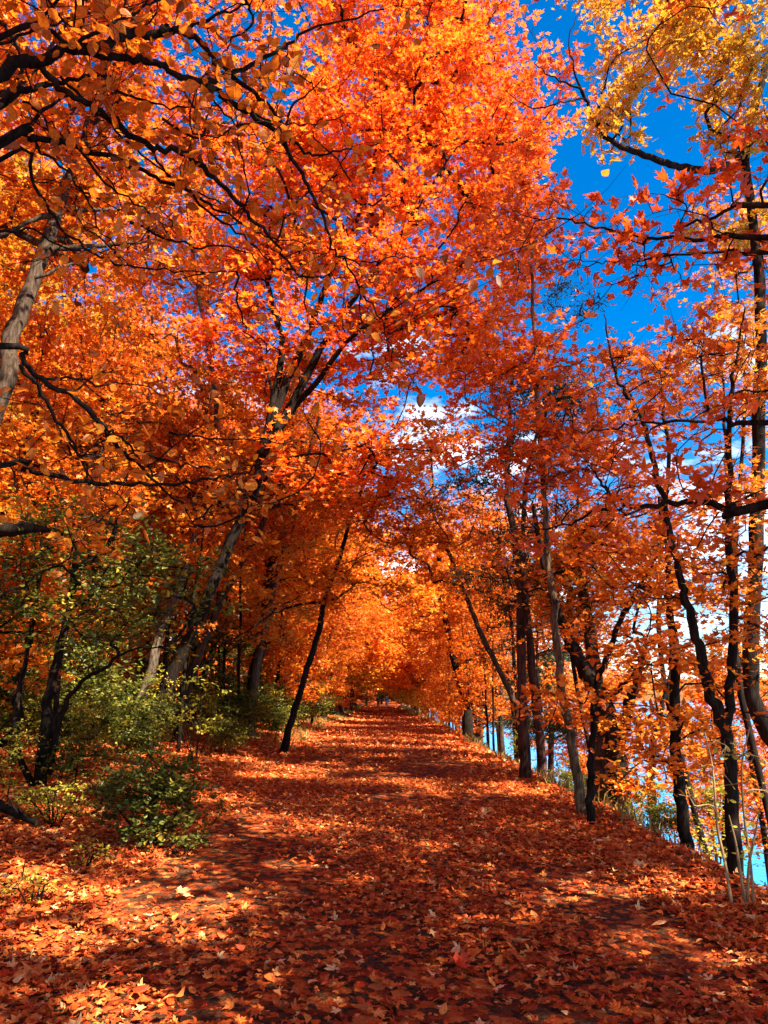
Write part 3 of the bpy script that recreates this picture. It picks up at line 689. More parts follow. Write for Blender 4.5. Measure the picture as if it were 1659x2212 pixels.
t = [down(P(1276, 1765, 10.2), 0.1)] + [C7(a, b, 10.2) for a, b in [(888, 900), (900, 700), (915, 480), (960, 320), (1040, 130), (1110, 0)]] + [C5(a, b, 10.2) for a, b in [(1140, 1150), (1190, 1060)]]
hero("thin_dark_maple", "thin dark trunk bending right, next to the tan barked maple", "tree", [(t, [0.052, 0.044, 0.036, 0.016])], 'dark_bark', 'orange',
     [(C7(900, 560, 9.8), (0.8, 0.7, 0.4)), (C5(1150, 1150, 10), (1.2, 1.0, 0.7)), (C7(760, 520, 10), (0.9, 0.8, 0.35)), (C7(1100, 260, 10), (1.0, 0.9, 0.4))], 58, 86, twigs=5, per_twig=6, twig_len=0.5, size=0.11, first=0.3, r_tip=0.005, leaf='oval')
# old forked tree on the bank
b = down(P(1357, 1770, 14), 0.6)
t = [b] + [C7(a, b_, 14) for a, b_ in [(1020, 880), (1000, 720), (965, 580), (925, 470), (880, 390), (840, 320), (790, 220), (740, 100)]] + [C5(a, b_, 14) for a, b_ in [(690, 1100), (640, 850)]]
hero("old_forked_tree", "thick dark crooked trunk forking low on the lake bank", "tree", [(t, [0.20, 0.18, 0.165, 0.13, 0.085, 0.035])], 'dark_bark', 'orange',
     [(C7(900, 150, 14), (1.5, 1.4, 0.8)), (C7(1150, 350, 14), (1.5, 1.2, 0.7)), (C5(800, 1100, 14), (1.8, 1.6, 1.2)), (C5(1000, 900, 13.5), (1.8, 1.4, 0.8))], 72, 87,
     limbs=[([t[2]] + [C7(a, b_, 14) for a, b_ in [(1035, 620), (1060, 520), (1095, 410), (1130, 250)]], [0.12, 0.10, 0.05]), ([t[4]] + [C7(a, b_, 14) for a, b_ in [(980, 480), (1030, 440), (1070, 400)]], [0.08, 0.05, 0.02])],
     twigs=6, per_twig=7, twig_len=0.6, size=0.12, first=0.3, rough=0.09)
t = [down(P(1295, 1740, 14.5), 0.3)] + [C7(a, b_, 14.5) for a, b_ in [(940, 820), (935, 700), (935, 600), (900, 300)]] + [C5(860, 1200, 14.5), C5(850, 1000, 14.5)]
hero("grey_bank_tree", "grey straight trunk close left of the old forked tree", "tree", [(t, [0.17, 0.15, 0.13, 0.05])], 'brown_bark', 'gold', [(C5(860, 1150, 15), (1.5, 1.4, 1.0)), (C5(800, 1300, 15), (1.4, 1.2, 0.5))], 60, 88, twigs=6, per_twig=8, twig_len=0.7, size=0.13)
t = [down(P(1488, 1812, 10.5), 0.4)] + [C7(a, b_, 10.5) for a, b_ in [(1290, 1000), (1272, 850), (1258, 500), (1256, 250), (1236, 140)]] + [C5(a, b_, 10.5) for a, b_ in [(1225, 1080), (1190, 820)]]
hero("dark_bank_maple", "dark upright trunk on the bank against the blue lake", "tree", [(t, [0.085, 0.075, 0.06, 0.03])], 'dark_bark', 'orange',
     [(C7(1230, 560, 10), (0.9, 0.8, 0.5)), (C7(1180, 760, 10), (0.8, 0.7, 0.4)), (C7(1290, 330, 10), (1.0, 0.9, 0.4)), (C5(1200, 1050, 10.2), (1.2, 1.0, 0.6))], 58, 89, twigs=5, per_twig=6, twig_len=0.5, size=0.11, first=0.2, r_tip=0.005, leaf='oval')
t = [down(P(1412, 1790, 12.5), 0.6)] + [C7(a, b_, 12.5) for a, b_ in [(1155, 900), (1165, 700), (1190, 560), (1230, 420)]] + [P(1460, 1380, 12.5)]
hero("crooked_bank_sapling", "crooked dark sapling between the forked tree and dark upright trunk", "tree", [(t, [0.08, 0.06, 0.04, 0.015])], 'dark_bark', 'gold',
     [(C7(1180, 620, 12.3), (0.9, 0.8, 0.4)), (C7(1100, 850, 12.3), (0.7, 0.6, 0.4))], 45, 90, twigs=5, per_twig=6, twig_len=0.45, size=0.1, first=0.2, r_tip=0.005, leaf='oval')
# near dark double-stemmed tree at right
b = down(P(1590, 1888, 7.4), 0.3)
t = [b] + [C7(a, b_, 7.4) for a, b_ in [(1505, 1000), (1495, 800), (1472, 620), (1405, 460), (1360, 270), (1305, 80)]] + [C5(a, b_, 7.4) for a, b_ in [(1285, 1190), (1240, 1000), (1190, 780), (1140, 560), (1080, 430), (1020, 330), (980, 200), (950, 30)]]
s = [t[3]] + [C7(a, b_, 7.4) for a, b_ in [(1492, 520), (1505, 300), (1510, 0)]] + [C5(a, b_, 7.4) for a, b_ in [(1500, 1180), (1490, 800), (1495, 450), (1510, 250), (1560, 0)]]
hero("double_stemmed_maple", "near dark trunk at right forking into leaning and upright stems", "tree", [(t, [0.068, 0.06, 0.055, 0.042, 0.034, 0.026, 0.017, 0.006]), (s, [0.05, 0.042, 0.036, 0.025, 0.008])], 'dark_bark', 'orange',
     [(C5(1250, 500, 7.5), (1.2, 0.9, 0.4)), (C5(1450, 250, 7.5), (1.2, 1.0, 0.8)), (C5(1100, 250, 7.5), (0.7, 0.7, 0.35)), (C5(1500, 900, 7.4), (0.9, 0.8, 0.7)), (C5(1300, 1150, 7.4), (1.0, 0.8, 0.4)), (C7(1450, 250, 7.4), (0.8, 0.7, 0.5)), (C7(1580, 480, 7.3), (0.5, 0.5, 0.5)), (C5(1560, 1250, 7.5), (0.6, 0.6, 0.6))], 125, 91,
     twigs=5, per_twig=4, twig_len=0.45, size=0.085, first=0.3, r_tip=0.0045, tint_mu=0.45, leaf='maple_small')
# maple outside the right edge, its branches reach in
tb = [down([5.0, 3.6, 0], 0.3), np.array([5.0, 3.7, 1.0]), np.array([4.8, 3.9, 3.0]), np.array([4.7, 4.0, 4.8]), np.array([4.9, 4.0, 7.5]), np.array([4.6, 3.2, 11.5])]
RL1 = [tb[2] + [0, 0, 0.1]] + along(C5, [(1659, 860), (1500, 862), (1300, 842), (1100, 858), (960, 790), (900, 700)], 4.6, 5.6)
RL2 = [tb[3] + [0, 0, -0.5]] + along(C3, [(1659, 1020), (1400, 1032), (1150, 1025), (950, 990), (800, 955), (600, 930)], 4.4, 5.6)
RL3 = [tb[2] + [0, 0, 0.5]] + along(C5, [(1659, 490), (1480, 488), (1200, 495), (1000, 520), (850, 540)], 4.7, 5.6)
RL4 = along(C5, [(1100, 858), (960, 870), (830, 920), (700, 960), (560, 960)], 5.2, 6)
RL5 = [tb[3]] + along(C3, [(1659, 880), (1500, 900), (1300, 985), (1180, 1010)], 4.4, 4.9)
RL6 = [tb[3] + [0, 0, -0.3]] + along(C3, [(1659, 1100), (1500, 1090), (1200, 1110), (1000, 1130), (860, 1130)], 4.6, 5.3)
RLS = [(RL1, [0.05, 0.028, 0.022, 0.015, 0.006]), (RL2, [0.03, 0.014, 0.010, 0.004]), (RL3, [0.03, 0.014, 0.009, 0.004]), (RL4, [0.014, 0.009, 0.004]), (RL5, [0.03, 0.014, 0.005]), (RL6, [0.03, 0.012, 0.008, 0.003])]
rr_ = np.random.default_rng(8); tg = []
for pts, r in RLS:
    for p_ in smooth_line(pts, 5)[6:]:
        if rr_.random() < 0.75: tg.append(p_ + rr_.normal(size=3) * [0.30, 0.30, 0.16])
tg = np.vstack([np.array(tg), in_blobs(rr_, [(C3(1500, 760, 4.5), (0.5, 0.4, 0.3)), (C3(1590, 640, 4.4), (0.35, 0.3, 0.25)), (C5(1350, 200, 4.9), (0.45, 0.4, 0.3)), (C3(1330, 60, 4.6), (0.5, 0.4, 0.25))], 26)])
hero("overhanging_maple", "near branches of lobed deep red leaves reaching in from the right edge", "tree", [(tb, [0.12, 0.11, 0.09, 0.07, 0.03])], 'dark_bark', 'red', None, 0, 92, limbs=RLS,
     targets=tg, twigs=3, per_twig=3, twig_len=0.34, leaf='maple', size=0.095, tilt=0.8, r_tip=0.0036, tint_mu=0.32, tint_sd=0.10, max_r=0.010, first=0.2)
rng = np.random.default_rng(23); wood, lv = MB(), MB()  # high crown, mostly out of frame, added to shade the path
root = bpy.data.objects["overhanging_maple"]; la = smooth_line(tb, 5)
grow_crown(rng, wood, lv, [(la, la)], [(c_ + [0.8, 1.7, 0], r_) for c_, r_ in [(np.array([5.2, 0.3, 7.6]), (4.0, 3.4, 1.6)), (np.array([7.4, 3.2, 7.0]), (2.6, 2.6, 1.8)), (np.array([3.4, -3.2, 8.2]), (3.2, 2.6, 1.4)), (np.array([7.0, -3.0, 9.5]), (3.2, 3.0, 2.0)), (np.array([3.2, 0.5, 11.6]), (4.2, 3.6, 1.5)), (np.array([3.0, 4.4, 12.4]), (4.4, 3.2, 1.4)), (np.array([-0.5, 1.5, 11.0]), (3.0, 3.2, 1.3)), (np.array([1.2, -3.2, 7.8]), (3.4, 2.8, 1.2)), (np.array([2.6, -6.0, 10.5]), (4.5, 3.5, 1.8)), (np.array([7.5, 2.5, 12.5]), (4.2, 4.2, 1.8))]], 860, twigs=8, per_twig=8, twig_len=1.0,
           leaf='maple_small', size=0.155, tilt=0.5, r_tip=0.006, first=0.6, tint_mu=0.5)
wood.build("added_shade_branches", M['dark_bark'], root, tb[0]); lv.build("added_shade_crown", M['red'], root, tb[0], smooth=False)
# oak, upper right
b = down([7.0, 13.2, 0], 0.3)
t = [b, np.array([7.05, 13.2, 0.0])] + [P(a, b_, 13) for a, b_ in [(1625, 1500), (1632, 1200), (1640, 900), (1640, 620), (1620, 440), (1612, 330), (1640, 200), (1680, 60), (1740, -100)]]
OM = [t[-4]] + along(C3, [(1430, 735), (1280, 720), (1180, 690), (1050, 640), (950, 590), (910, 520), (870, 430), (840, 380), (740, 340), (650, 275)], 12.7, 10.8)
O2 = along(C3, [(870, 430), (820, 300), (800, 150), (840, 60)], 11.3, 11)
O3 = along(C3, [(930, 560), (930, 470), (950, 380), (990, 260), (1100, 190), (1230, 90)], 11.6, 12)
O4 = [t[-4]] + along(C3, [(1500, 600), (1430, 570), (1390, 490), (1450, 430), (1540, 380), (1560, 280)], 13, 12.6)
O5 = along(C3, [(870, 430), (780, 440), (680, 465), (580, 440), (500, 350)], 11.2, 10.6)
O6 = along(C3, [(990, 600), (1030, 530), (980, 470), (930, 450)], 11.8, 11.5)
hero("golden_oak", "oak at upper right, crooked bare limb under yellow-green lobed foliage", "tree", [(t, [0.15, 0.14, 0.12, 0.10, 0.085, 0.07, 0.05])], 'dark_bark', 'oak',
     [(C3(1300, 150, 12), (2.6, 1.8, 1.7)), (C3(1500, 330, 12.2), (1.9, 1.6, 1.3)), (C3(1000, 290, 11.6), (0.9, 0.9, 0.7)), (C3(1250, 420, 12), (1.1, 1.0, 0.6)), (C3(980, 30, 12), (1.2, 1.0, 0.7)), (C3(1100, 520, 11.8), (0.8, 0.8, 0.35)), (C3(1350, -150, 12.5), (3.2, 2, 1.6)), (C3(960, 640, 11.4), (0.5, 0.5, 0.3)), (C3(1580, 560, 12.4), (0.9, 0.8, 0.5)), (C3(1480, 900, 13.2), (1.3, 1.0, 0.7)), (C3(1600, 1050, 13), (1.2, 1.0, 0.8))], 90, 93,
     limbs=[(OM, [0.08, 0.07, 0.062, 0.052, 0.038, 0.03, 0.018, 0.007]), (O2, [0.025, 0.015, 0.006]), (O3, [0.03, 0.018, 0.006]), (O4, [0.06, 0.04, 0.025, 0.01]), (O5, [0.02, 0.012, 0.005]), (O6, [0.025, 0.014, 0.006])],
     twigs=7, per_twig=9, twig_len=0.45, leaf='oak', size=0.20, tilt=0.9, first=0.55, tint_mu=0.55, tint_sd=0.14, r_tip=0.006)
rng = np.random.default_rng(24); wood, lv = MB(), MB()  # extra oak top above the frame, added to shade the middle of the path
root = bpy.data.objects["golden_oak"]; la = smooth_line(t[-4:] + [np.array([8.6, 11.5, 15.5])], 5)
grow_crown(rng, wood, lv, [(la, la)], [(np.array([9.4, 8.0, 15.8]), (4.4, 3.8, 2.2)), (np.array([8.5, 13.5, 18.5]), (4.0, 4.0, 1.8))], 170, twigs=8, per_twig=9, twig_len=0.9, leaf='oak', size=0.2, tilt=0.6, r_tip=0.007, first=0.5, tint_mu=0.55)
wood.build("added_shade_branches", M['dark_bark'], root, b); lv.build("added_shade_crown", M['oak'], root, b, smooth=False)
# airy maples on the lake bank, right
for (bx, by, line_, bl, nb, sd_, lab, mk) in [
    (6.1, 14.6, [(1440, 1500), (1425, 1250), (1445, 1000), (1430, 850), (1460, 700)], [((1440, 800), (1.9, 1.5, 1.3)), ((1340, 960), (1.6, 1.3, 0.8)), ((1500, 1100), (1.7, 1.4, 0.8)), ((1380, 1230), (1.5, 1.3, 0.6))], 80, 701, "airy orange maple on the bank, behind the near double trunk", 'orange'),
    (6.4, 12.4, [(1600, 1500), (1590, 1250), (1570, 1000), (1560, 800)], [((1560, 800), (1.5, 1.3, 1.2)), ((1610, 1050), (1.3, 1.1, 0.9)), ((1560, 1300), (1.3, 1.1, 0.7))], 45, 702, "airy golden maple on the bank by the right edge", 'gold'),
    (5.4, 19.0, [(1240, 1450), (1230, 1250), (1250, 1050), (1230, 880)], [((1240, 900), (1.8, 1.5, 1.2)), ((1300, 1080), (1.7, 1.4, 0.8)), ((1180, 1000), (1.5, 1.3, 0.7)), ((1270, 1280), (1.5, 1.3, 0.6))], 72, 703, "airy reddish maple on the bank, beyond the old forked tree", 'red'),
    (7.6, 15.8, [(1600, 1450), (1590, 1150), (1610, 850), (1590, 600)], [((1600, 500), (1.7, 1.5, 1.3)), ((1560, 720), (1.5, 1.3, 0.9)), ((1630, 860), (1.3, 1.2, 0.9)), ((1500, 620), (1.0, 0.9, 0.5))], 95, 704, "tall airy amber maple on the bank, hiding the oak trunk", 'gold')]:
    t = [down([bx, by, 0], 0.4)] + [P(a, c, by + 0.2) for a, c in line_]
    hero("lakeside_maple", lab, "tree", [(t, [0.06, 0.05, 0.04, 0.015])], 'dark_bark', mk, [(P(*c, by), rr2) for c, rr2 in bl], nb, sd_, twigs=6, per_twig=7, twig_len=0.6, size=0.12, first=0.3, r_tip=0.005, tint_mu=0.5)
print("heroes ok")

# ------------------------------------------------------------------ woodland: prototypes, then copies
def proto(name, cat, seed, height, lean, r0, bark, leaf_key, blobs, n_br, **kw):
    rng = np.random.default_rng(seed)
    k = 8
    pts = np.array([[lean * (i / k) ** 1.4 + rng.normal(0, 0.05) * height * 0.1 * (i > 0), rng.normal(0, 0.05) * height * 0.1 * (i > 0), -0.25 + (height * 0.93 + 0.25) * i / k] for i in range(k + 1)])
    line = smooth_line(pts, 4)
    rad = flare(line, [r0, r0 * 0.85, r0 * 0.65, r0 * 0.4, r0 * 0.12])
    root = empty(name, (0, 0, 0), "", cat)
    mb = MB(); tube(mb, line, rad, 8, 0.05, rng)
    kw.setdefault('first', 0.25)
    lv = MB()
    wood = MB()
    grow_crown(rng, wood, lv, [(line, rad)], [(np.array(c, float), r) for c, r in blobs], n_br, do_carve=False, **kw)
    mb.build("trunk", M[bark], root)
    wood.build("branches", M[bark], root)
    lv.build("crown", M[leaf_key], root, smooth=False)
    return root

PR = {
 'tall_orange': proto("orange_maple", "tree", 201, 15, 1.6, 0.17, 'dark_bark', 'orange', [((1.0, 0, 10.5), (3.4, 3.2, 4.0)), ((1.5, 0, 7), (3.6, 3.0, 1.8)), ((2.2, 0.6, 5), (2.6, 2.4, 1.0))], 250, twigs=8, per_twig=9, twig_len=1.0, size=0.15, tint_sd=0.17),
 'tall_red': proto("red_orange_maple", "tree", 202, 13, 1.2, 0.15, 'dark_bark', 'vivid', [((0.8, 0, 9.2), (3.2, 3.0, 3.4)), ((1.4, 0, 6), (3.2, 2.8, 1.5))], 210, twigs=8, per_twig=9, twig_len=1.0, size=0.15, tint_sd=0.17),
 'tall_gold': proto("golden_maple", "tree", 203, 14, 0.8, 0.16, 'brown_bark', 'gold', [((0.5, 0, 9.8), (3.0, 3.0, 3.8)), ((0.8, 0, 6), (3.0, 2.6, 1.6))], 210, twigs=8, per_twig=9, twig_len=1.0, size=0.15, tint_sd=0.17),
 'tall_green': proto("yellow_green_maple", "tree", 213, 14, 0.8, 0.16, 'brown_bark', 'oak', [((0.5, 0, 9.8), (3.0, 3.0, 3.8)), ((0.8, 0, 6), (3.0, 2.6, 1.6))], 180, twigs=8, per_twig=9, twig_len=1.0, size=0.17, tint_mu=0.35, tint_sd=0.17),
 'low_orange': proto("young_orange_maple", "tree", 204, 7.5, 1.2, 0.07, 'dark_bark', 'orange', [((0.9, 0, 5.0), (2.2, 2.0, 2.0)), ((0.7, 0, 2.8), (2.0, 1.8, 1.1)), ((1.3, 0.2, 1.6), (1.2, 1.2, 0.5))], 150, twigs=7, per_twig=8, twig_len=0.8, size=0.13, r_tip=0.007, tint_mu=0.62),
 'low_gold': proto("young_golden_maple", "tree", 205, 6.5, 0.9, 0.06, 'brown_bark', 'gold', [((0.6, 0, 4.4), (2.0, 1.9, 1.9)), ((0.4, 0, 2.2), (1.7, 1.6, 0.9))], 120, twigs=7, per_twig=8, twig_len=0.75, size=0.13, r_tip=0.007, tint_mu=0.4),
 'green': proto("green_understory_tree", "tree", 206, 5.0, 0.4, 0.055, 'dark_bark', 'green', [((0.2, 0, 3.3), (1.9, 1.8, 1.3)), ((0, 0, 1.6), (1.7, 1.6, 0.9))], 120, twigs=7, per_twig=8, twig_len=0.7, size=0.12, leaf='oval_small', r_tip=0.007, tint_mu=0.45, tint_sd=0.2),
 'pole': proto("slender_pole_tree", "tree", 207, 10, 0.7, 0.085, 'dark_bark', 'orange', [((0.6, 0, 8), (1.8, 1.8, 1.6)), ((0.5, 0, 5.5), (1.5, 1.4, 0.8)), ((0.4, 0, 3.4), (1.1, 1.1, 0.4))], 75, twigs=6, per_twig=7, twig_len=0.7, size=0.15),
 'cedar': proto("dark_cedar", "tree", 208, 9, 0.1, 0.13, 'cedar_bark', 'needle', [((0, 0, 2.6), (1.9, 1.9, 1.0)), ((0, 0, 4.6), (1.6, 1.6, 1.2)), ((0, 0, 6.6), (1.1, 1.1, 1.2)), ((0, 0, 8.2), (0.6, 0.6, 0.8))], 170, twigs=7, per_twig=9, twig_len=0.6, size=0.2, leaf='needle', tilt=0.9, droop=0.3),
 'far_orange': proto("distant_orange_maple", "tree", 209, 14, 1.6, 0.17, 'dark_bark', 'orange', [((1.2, 0, 9.5), (3.4, 3.2, 4.0)), ((1.6, 0, 5), (3.4, 3.0, 2.2))], 170, twigs=6, per_twig=6, twig_len=1.1, size=0.30, leaf='jag', tint_mu=0.6),
 'far_gold': proto("distant_golden_maple", "tree", 210, 12, 1.4, 0.15, 'brown_bark', 'amber', [((1.1, 0, 8), (3.2, 3.0, 3.6)), ((1.4, 0, 4), (3.2, 2.8, 2.0))], 160, twigs=6, per_twig=6, twig_len=1.1, size=0.30, leaf='jag', tint_mu=0.45),
 'shrub': proto("green_shrub", "shrub", 211, 1.5, 0.1, 0.02, 'dark_bark', 'green', [((0, 0, 0.9), (1.0, 1.0, 0.7)), ((0.5, 0.2, 0.6), (0.6, 0.6, 0.4))], 75, twigs=5, per_twig=8, twig_len=0.4, size=0.085, leaf='oval_small', r_tip=0.004, first=0.05),
 'lime': proto("yellow_green_sapling", "sapling", 212, 2.4, 0.2, 0.018, 'dark_bark', 'lime', [((0.1, 0, 1.7), (0.7, 0.7, 0.6)), ((0.2, 0, 0.9), (0.6, 0.6, 0.4))], 40, twigs=5, per_twig=5, twig_len=0.35, size=0.085, leaf='oval_small', r_tip=0.004, first=0.1),
}
KIND = {'tall_orange': "tall orange maple", 'tall_red': "tall red-orange maple", 'tall_gold': "tall golden maple", 'tall_green': "tall yellow-green maple", 'low_orange': "low young orange maple", 'low_gold': "low young golden maple", 'green': "dark green understory tree",
        'pole': "slender dark pole tree", 'cedar': "dark green cedar", 'far_orange': "distant orange maple", 'far_gold': "distant golden maple", 'shrub': "low green shrub", 'lime': "bright yellow-green sapling"}
ORD = "nearest second third fourth fifth sixth seventh eighth ninth tenth eleventh twelfth thirteenth fourteenth fifteenth sixteenth seventeenth eighteenth nineteenth twentieth".split() + ["twenty-%s" % w for w in "first second third fourth fifth sixth seventh eighth ninth".split()]
used = set()
def place(rows):
    """rows: {row text: [(kind, x, y, rz, width scale, height scale)]}"""
    for row, items in rows.items():
        items = sorted(items, key=lambda a: a[2]); cnt = {}
        for kind, x, y, rz, s, h in items:
            i = cnt.get(kind, 0); cnt[kind] = i + 1
            lab = "%s, %s back %s" % (KIND[kind], ORD[min(i, len(ORD) - 1)], row)
            grp = "%ss %s" % (KIND[kind], row)
            loc = (x, y, float(ground_h(x, y)))
            p_ = PR[kind]
            if kind not in used:
                used.add(kind); o = p_
                o.location = loc; o.rotation_euler = (0, 0, rz); o.scale = (s, s, h); o['label'] = lab; o['group'] = grp
            else:
                copy_tree(p_, loc, rz, (s, h), lab, grp)

rg = np.random.default_rng(99)
rows = {"along the left path edge": [], "in the left woods": [], "deep in the left woods": [], "along the right path edge": [], "down the lake bank": [], "closing the end of the path": []}
def put(row, kind, x, y, rz=None, s=None, h=None):
    s = rg.uniform(0.85, 1.15) if s is None else s
    rows[row].append((kind, x, y, rg.uniform(0, 6.28) if rz is None else rz, s, s * rg.uniform(0.92, 1.1) if h is None else h))
# left path edge: leaning over the path (+x is rz 0)
y = 27.0
while y < 132:
    far = y > 62
    k = rg.choice(['far_orange', 'far_gold', 'low_orange'], p=[0.5, 0.3, 0.2]) if far else rg.choice(['low_orange', 'tall_orange', 'low_gold', 'pole', 'tall_red'], p=[0.4, 0.22, 0.13, 0.15, 0.10])
    put("along the left path edge", k, -rg.uniform(3.7, 5.4), y, rg.normal(0, 0.35), rg.uniform(0.8, 1.05)); y += rg.uniform(3.6, 5.4)
y = 24.0
while y < 132:
    far = y > 62
    k = rg.choice(['far_orange', 'far_gold', 'low_gold'], p=[0.4, 0.4, 0.2]) if far else rg.choice(['low_orange', 'low_gold', 'pole', 'tall_gold'], p=[0.4, 0.3, 0.2, 0.10])
    put("along the right path edge", k, rg.uniform(3.7, 4.9), y, math.pi + rg.normal(0, 0.35), rg.uniform(0.75, 0.95)); y += rg.uniform(3.0, 4.6)
for (x, yy, k, s_, h_) in [(-5.2, 30, 'tall_orange', 1.0, 1.15), (-5.4, 39, 'tall_orange', 1.05, 1.2), (-5.0, 48, 'tall_gold', 1.1, 1.2), (-5.0, 57, 'tall_orange', 1.1, 1.15), (-5.2, 68, 'far_orange', 1.15, 1.2), (-4.8, 80, 'far_gold', 1.15, 1.2), (-4.6, 95, 'far_orange', 1.2, 1.2), (-4.6, 112, 'far_gold', 1.2, 1.2)]:
    put("along the left path edge", k, x, yy, rg.normal(0, 0.3), s_, h_)
for (x, yy, k, s_, h_) in [(5.4, 35, 'tall_gold', 0.85, 0.95), (5.2, 44, 'tall_orange', 0.95, 1.0), (5.2, 54, 'tall_gold', 1.0, 1.05), (5.0, 66, 'far_orange', 1.1, 1.1), (5.0, 78, 'far_gold', 1.15, 1.15), (4.8, 92, 'far_orange', 1.2, 1.2), (4.8, 108, 'far_gold', 1.2, 1.2), (4.6, 124, 'far_orange', 1.2, 1.2)]:
    put("along the right path edge", k, x, yy, math.pi + rg.normal(0, 0.3), s_, h_)
put("along the left path edge", 'far_gold', -3.3, 75, 0.1, 1.25, 1.3); put("along the right path edge", 'far_gold', 3.6, 84, math.pi, 1.25, 1.35); put("along the left path edge", 'far_orange', -3.4, 62, -0.1, 1.15, 1.15)
# left woods
for (x, yy, k) in [(-7.5, 13.5, 'low_gold'), (-9.5, 16, 'green'), (-8.4, 21, 'low_orange'), (-11, 13, 'tall_gold'), (-12.5, 18, 'tall_orange'), (-10, 24, 'tall_gold'), (-7.4, 26, 'green'), (-7.2, 17, 'green'), (-9.2, 28.5, 'tall_orange'), (-6.6, 31, 'green'),
                   (-8.5, 34, 'tall_red'), (-11.5, 31, 'tall_gold'), (-6.8, 37, 'green'), (-9.5, 40, 'tall_orange'), (-7.6, 44, 'pole'), (-12, 38, 'low_orange'), (-8, 49, 'tall_orange'), (-6.4, 47, 'green'), (-7, 56, 'green'), (-9, 58, 'tall_gold'), (-6.2, 64, 'green'), (-6, 75, 'green'),
                   (-5.2, 84, 'cedar'), (-8.5, 68, 'far_orange'), (-9, 80, 'far_gold'), (-8, 92, 'far_orange'), (-10.5, 21, 'green'), (-6.2, 23.5, 'pole'), (-12, 26, 'pole'), (-5.6, 41, 'cedar'), (-5.4, 53, 'green')]:
    put("in the left woods", k, x, yy)
for (x, yy, k, s, h) in [(-12.5, 20, 'tall_gold', 1.25, 1.45), (-14.5, 23, 'tall_orange', 1.3, 1.5), (-11.5, 28, 'tall_orange', 1.2, 1.4), (-17, 21, 'tall_orange', 1.3, 1.5), (-10.5, 34, 'tall_gold', 1.3, 1.5), (-20, 27, 'tall_orange', 1.3, 1.6), (-8.6, 40, 'tall_orange', 1.2, 1.4), (-10, 16.5, 'tall_green', 0.9, 1.1), (-15.5, 18.5, 'tall_green', 1.2, 1.5), (-12.0, 24.5, 'tall_green', 1.1, 1.2), (-9.5, 37, 'tall_green', 1.1, 1.2)]:
    put("deep in the left woods", k, x, yy, None, s, h)
for (x, yy, k) in [(-13.5, 22.5, 'low_orange'), (-16, 17, 'tall_gold'), (-15, 28, 'tall_orange'), (-18, 24, 'tall_gold'), (-17, 35, 'tall_red'), (-21, 31, 'tall_gold'), (-14.5, 42, 'tall_orange'), (-20, 43, 'tall_gold'), (-25, 38, 'tall_orange'), (-16, 54, 'tall_gold'), (-23, 55, 'tall_orange'), (-30, 50, 'far_gold'), (-15, 68, 'far_orange'), (-24, 72, 'far_gold'), (-33, 66, 'far_orange'), (-14, 86, 'far_gold'), (-22, 92, 'far_orange'), (-36, 88, 'far_gold'), (-14, 108, 'far_orange'), (-19, 19, 'low_gold'), (-14, 33, 'green'), (-19, 39, 'low_orange'), (-24, 29, 'low_orange')]:
    put("deep in the left woods", k, x, yy)
for (x, yy, s_, h_) in [(-5.4, 12.5, .6, .9), (-6.6, 13.8, .7, 1.0), (-7.8, 16.2, .7, 1.1), (-5.0, 18.8, .6, .9), (-6.0, 20.5, .75, 1.1), (-8.0, 19.0, .7, 1.2), (-4.6, 24.0, .7, 1.1), (-5.6, 26.5, .7, 1.2), (-9.6, 14.0, .8, 1.2), (-10.8, 17.2, .8, 1.2), (-4.4, 31.5, .7, 1.1), (-7.0, 29.5, .8, 1.2), (-9.0, 22.0, .8, 1.3)]:
    put("in the left woods", 'pole', x, yy, None, s_, h_)
for (x, yy, s_, h_) in [(3.7, 26, .5, .7), (3.9, 29, .55, .8), (3.6, 32, .5, .7), (4.3, 34.5, .6, .9), (3.8, 37.5, .6, .8), (4.0, 41, .6, .9), (4.6, 23, .6, .8), (3.8, 45, .6, .8), (4.2, 20.5, .5, .7), (4.9, 17.5, .5, .8)]:
    put("along the right path edge", 'pole', x, yy, None, s_, h_)
for (x, yy, k, s_) in [(-3.9, 19, 'shrub', .8), (-4.2, 22, 'shrub', 1.0), (-3.8, 27, 'shrub', .9), (-4.2, 31, 'shrub', 1.2), (-4.0, 36, 'shrub', 1.2), (-4.0, 41.5, 'shrub', 1.2), (-4.6, 20.5, 'lime', .7), (-4.3, 29, 'lime', .8), (-4.0, 49, 'shrub', 1.4), (-5.6, 16.8, 'shrub', 1.1)]:
    put("in the left woods", k, x, yy, None, s_, s_)
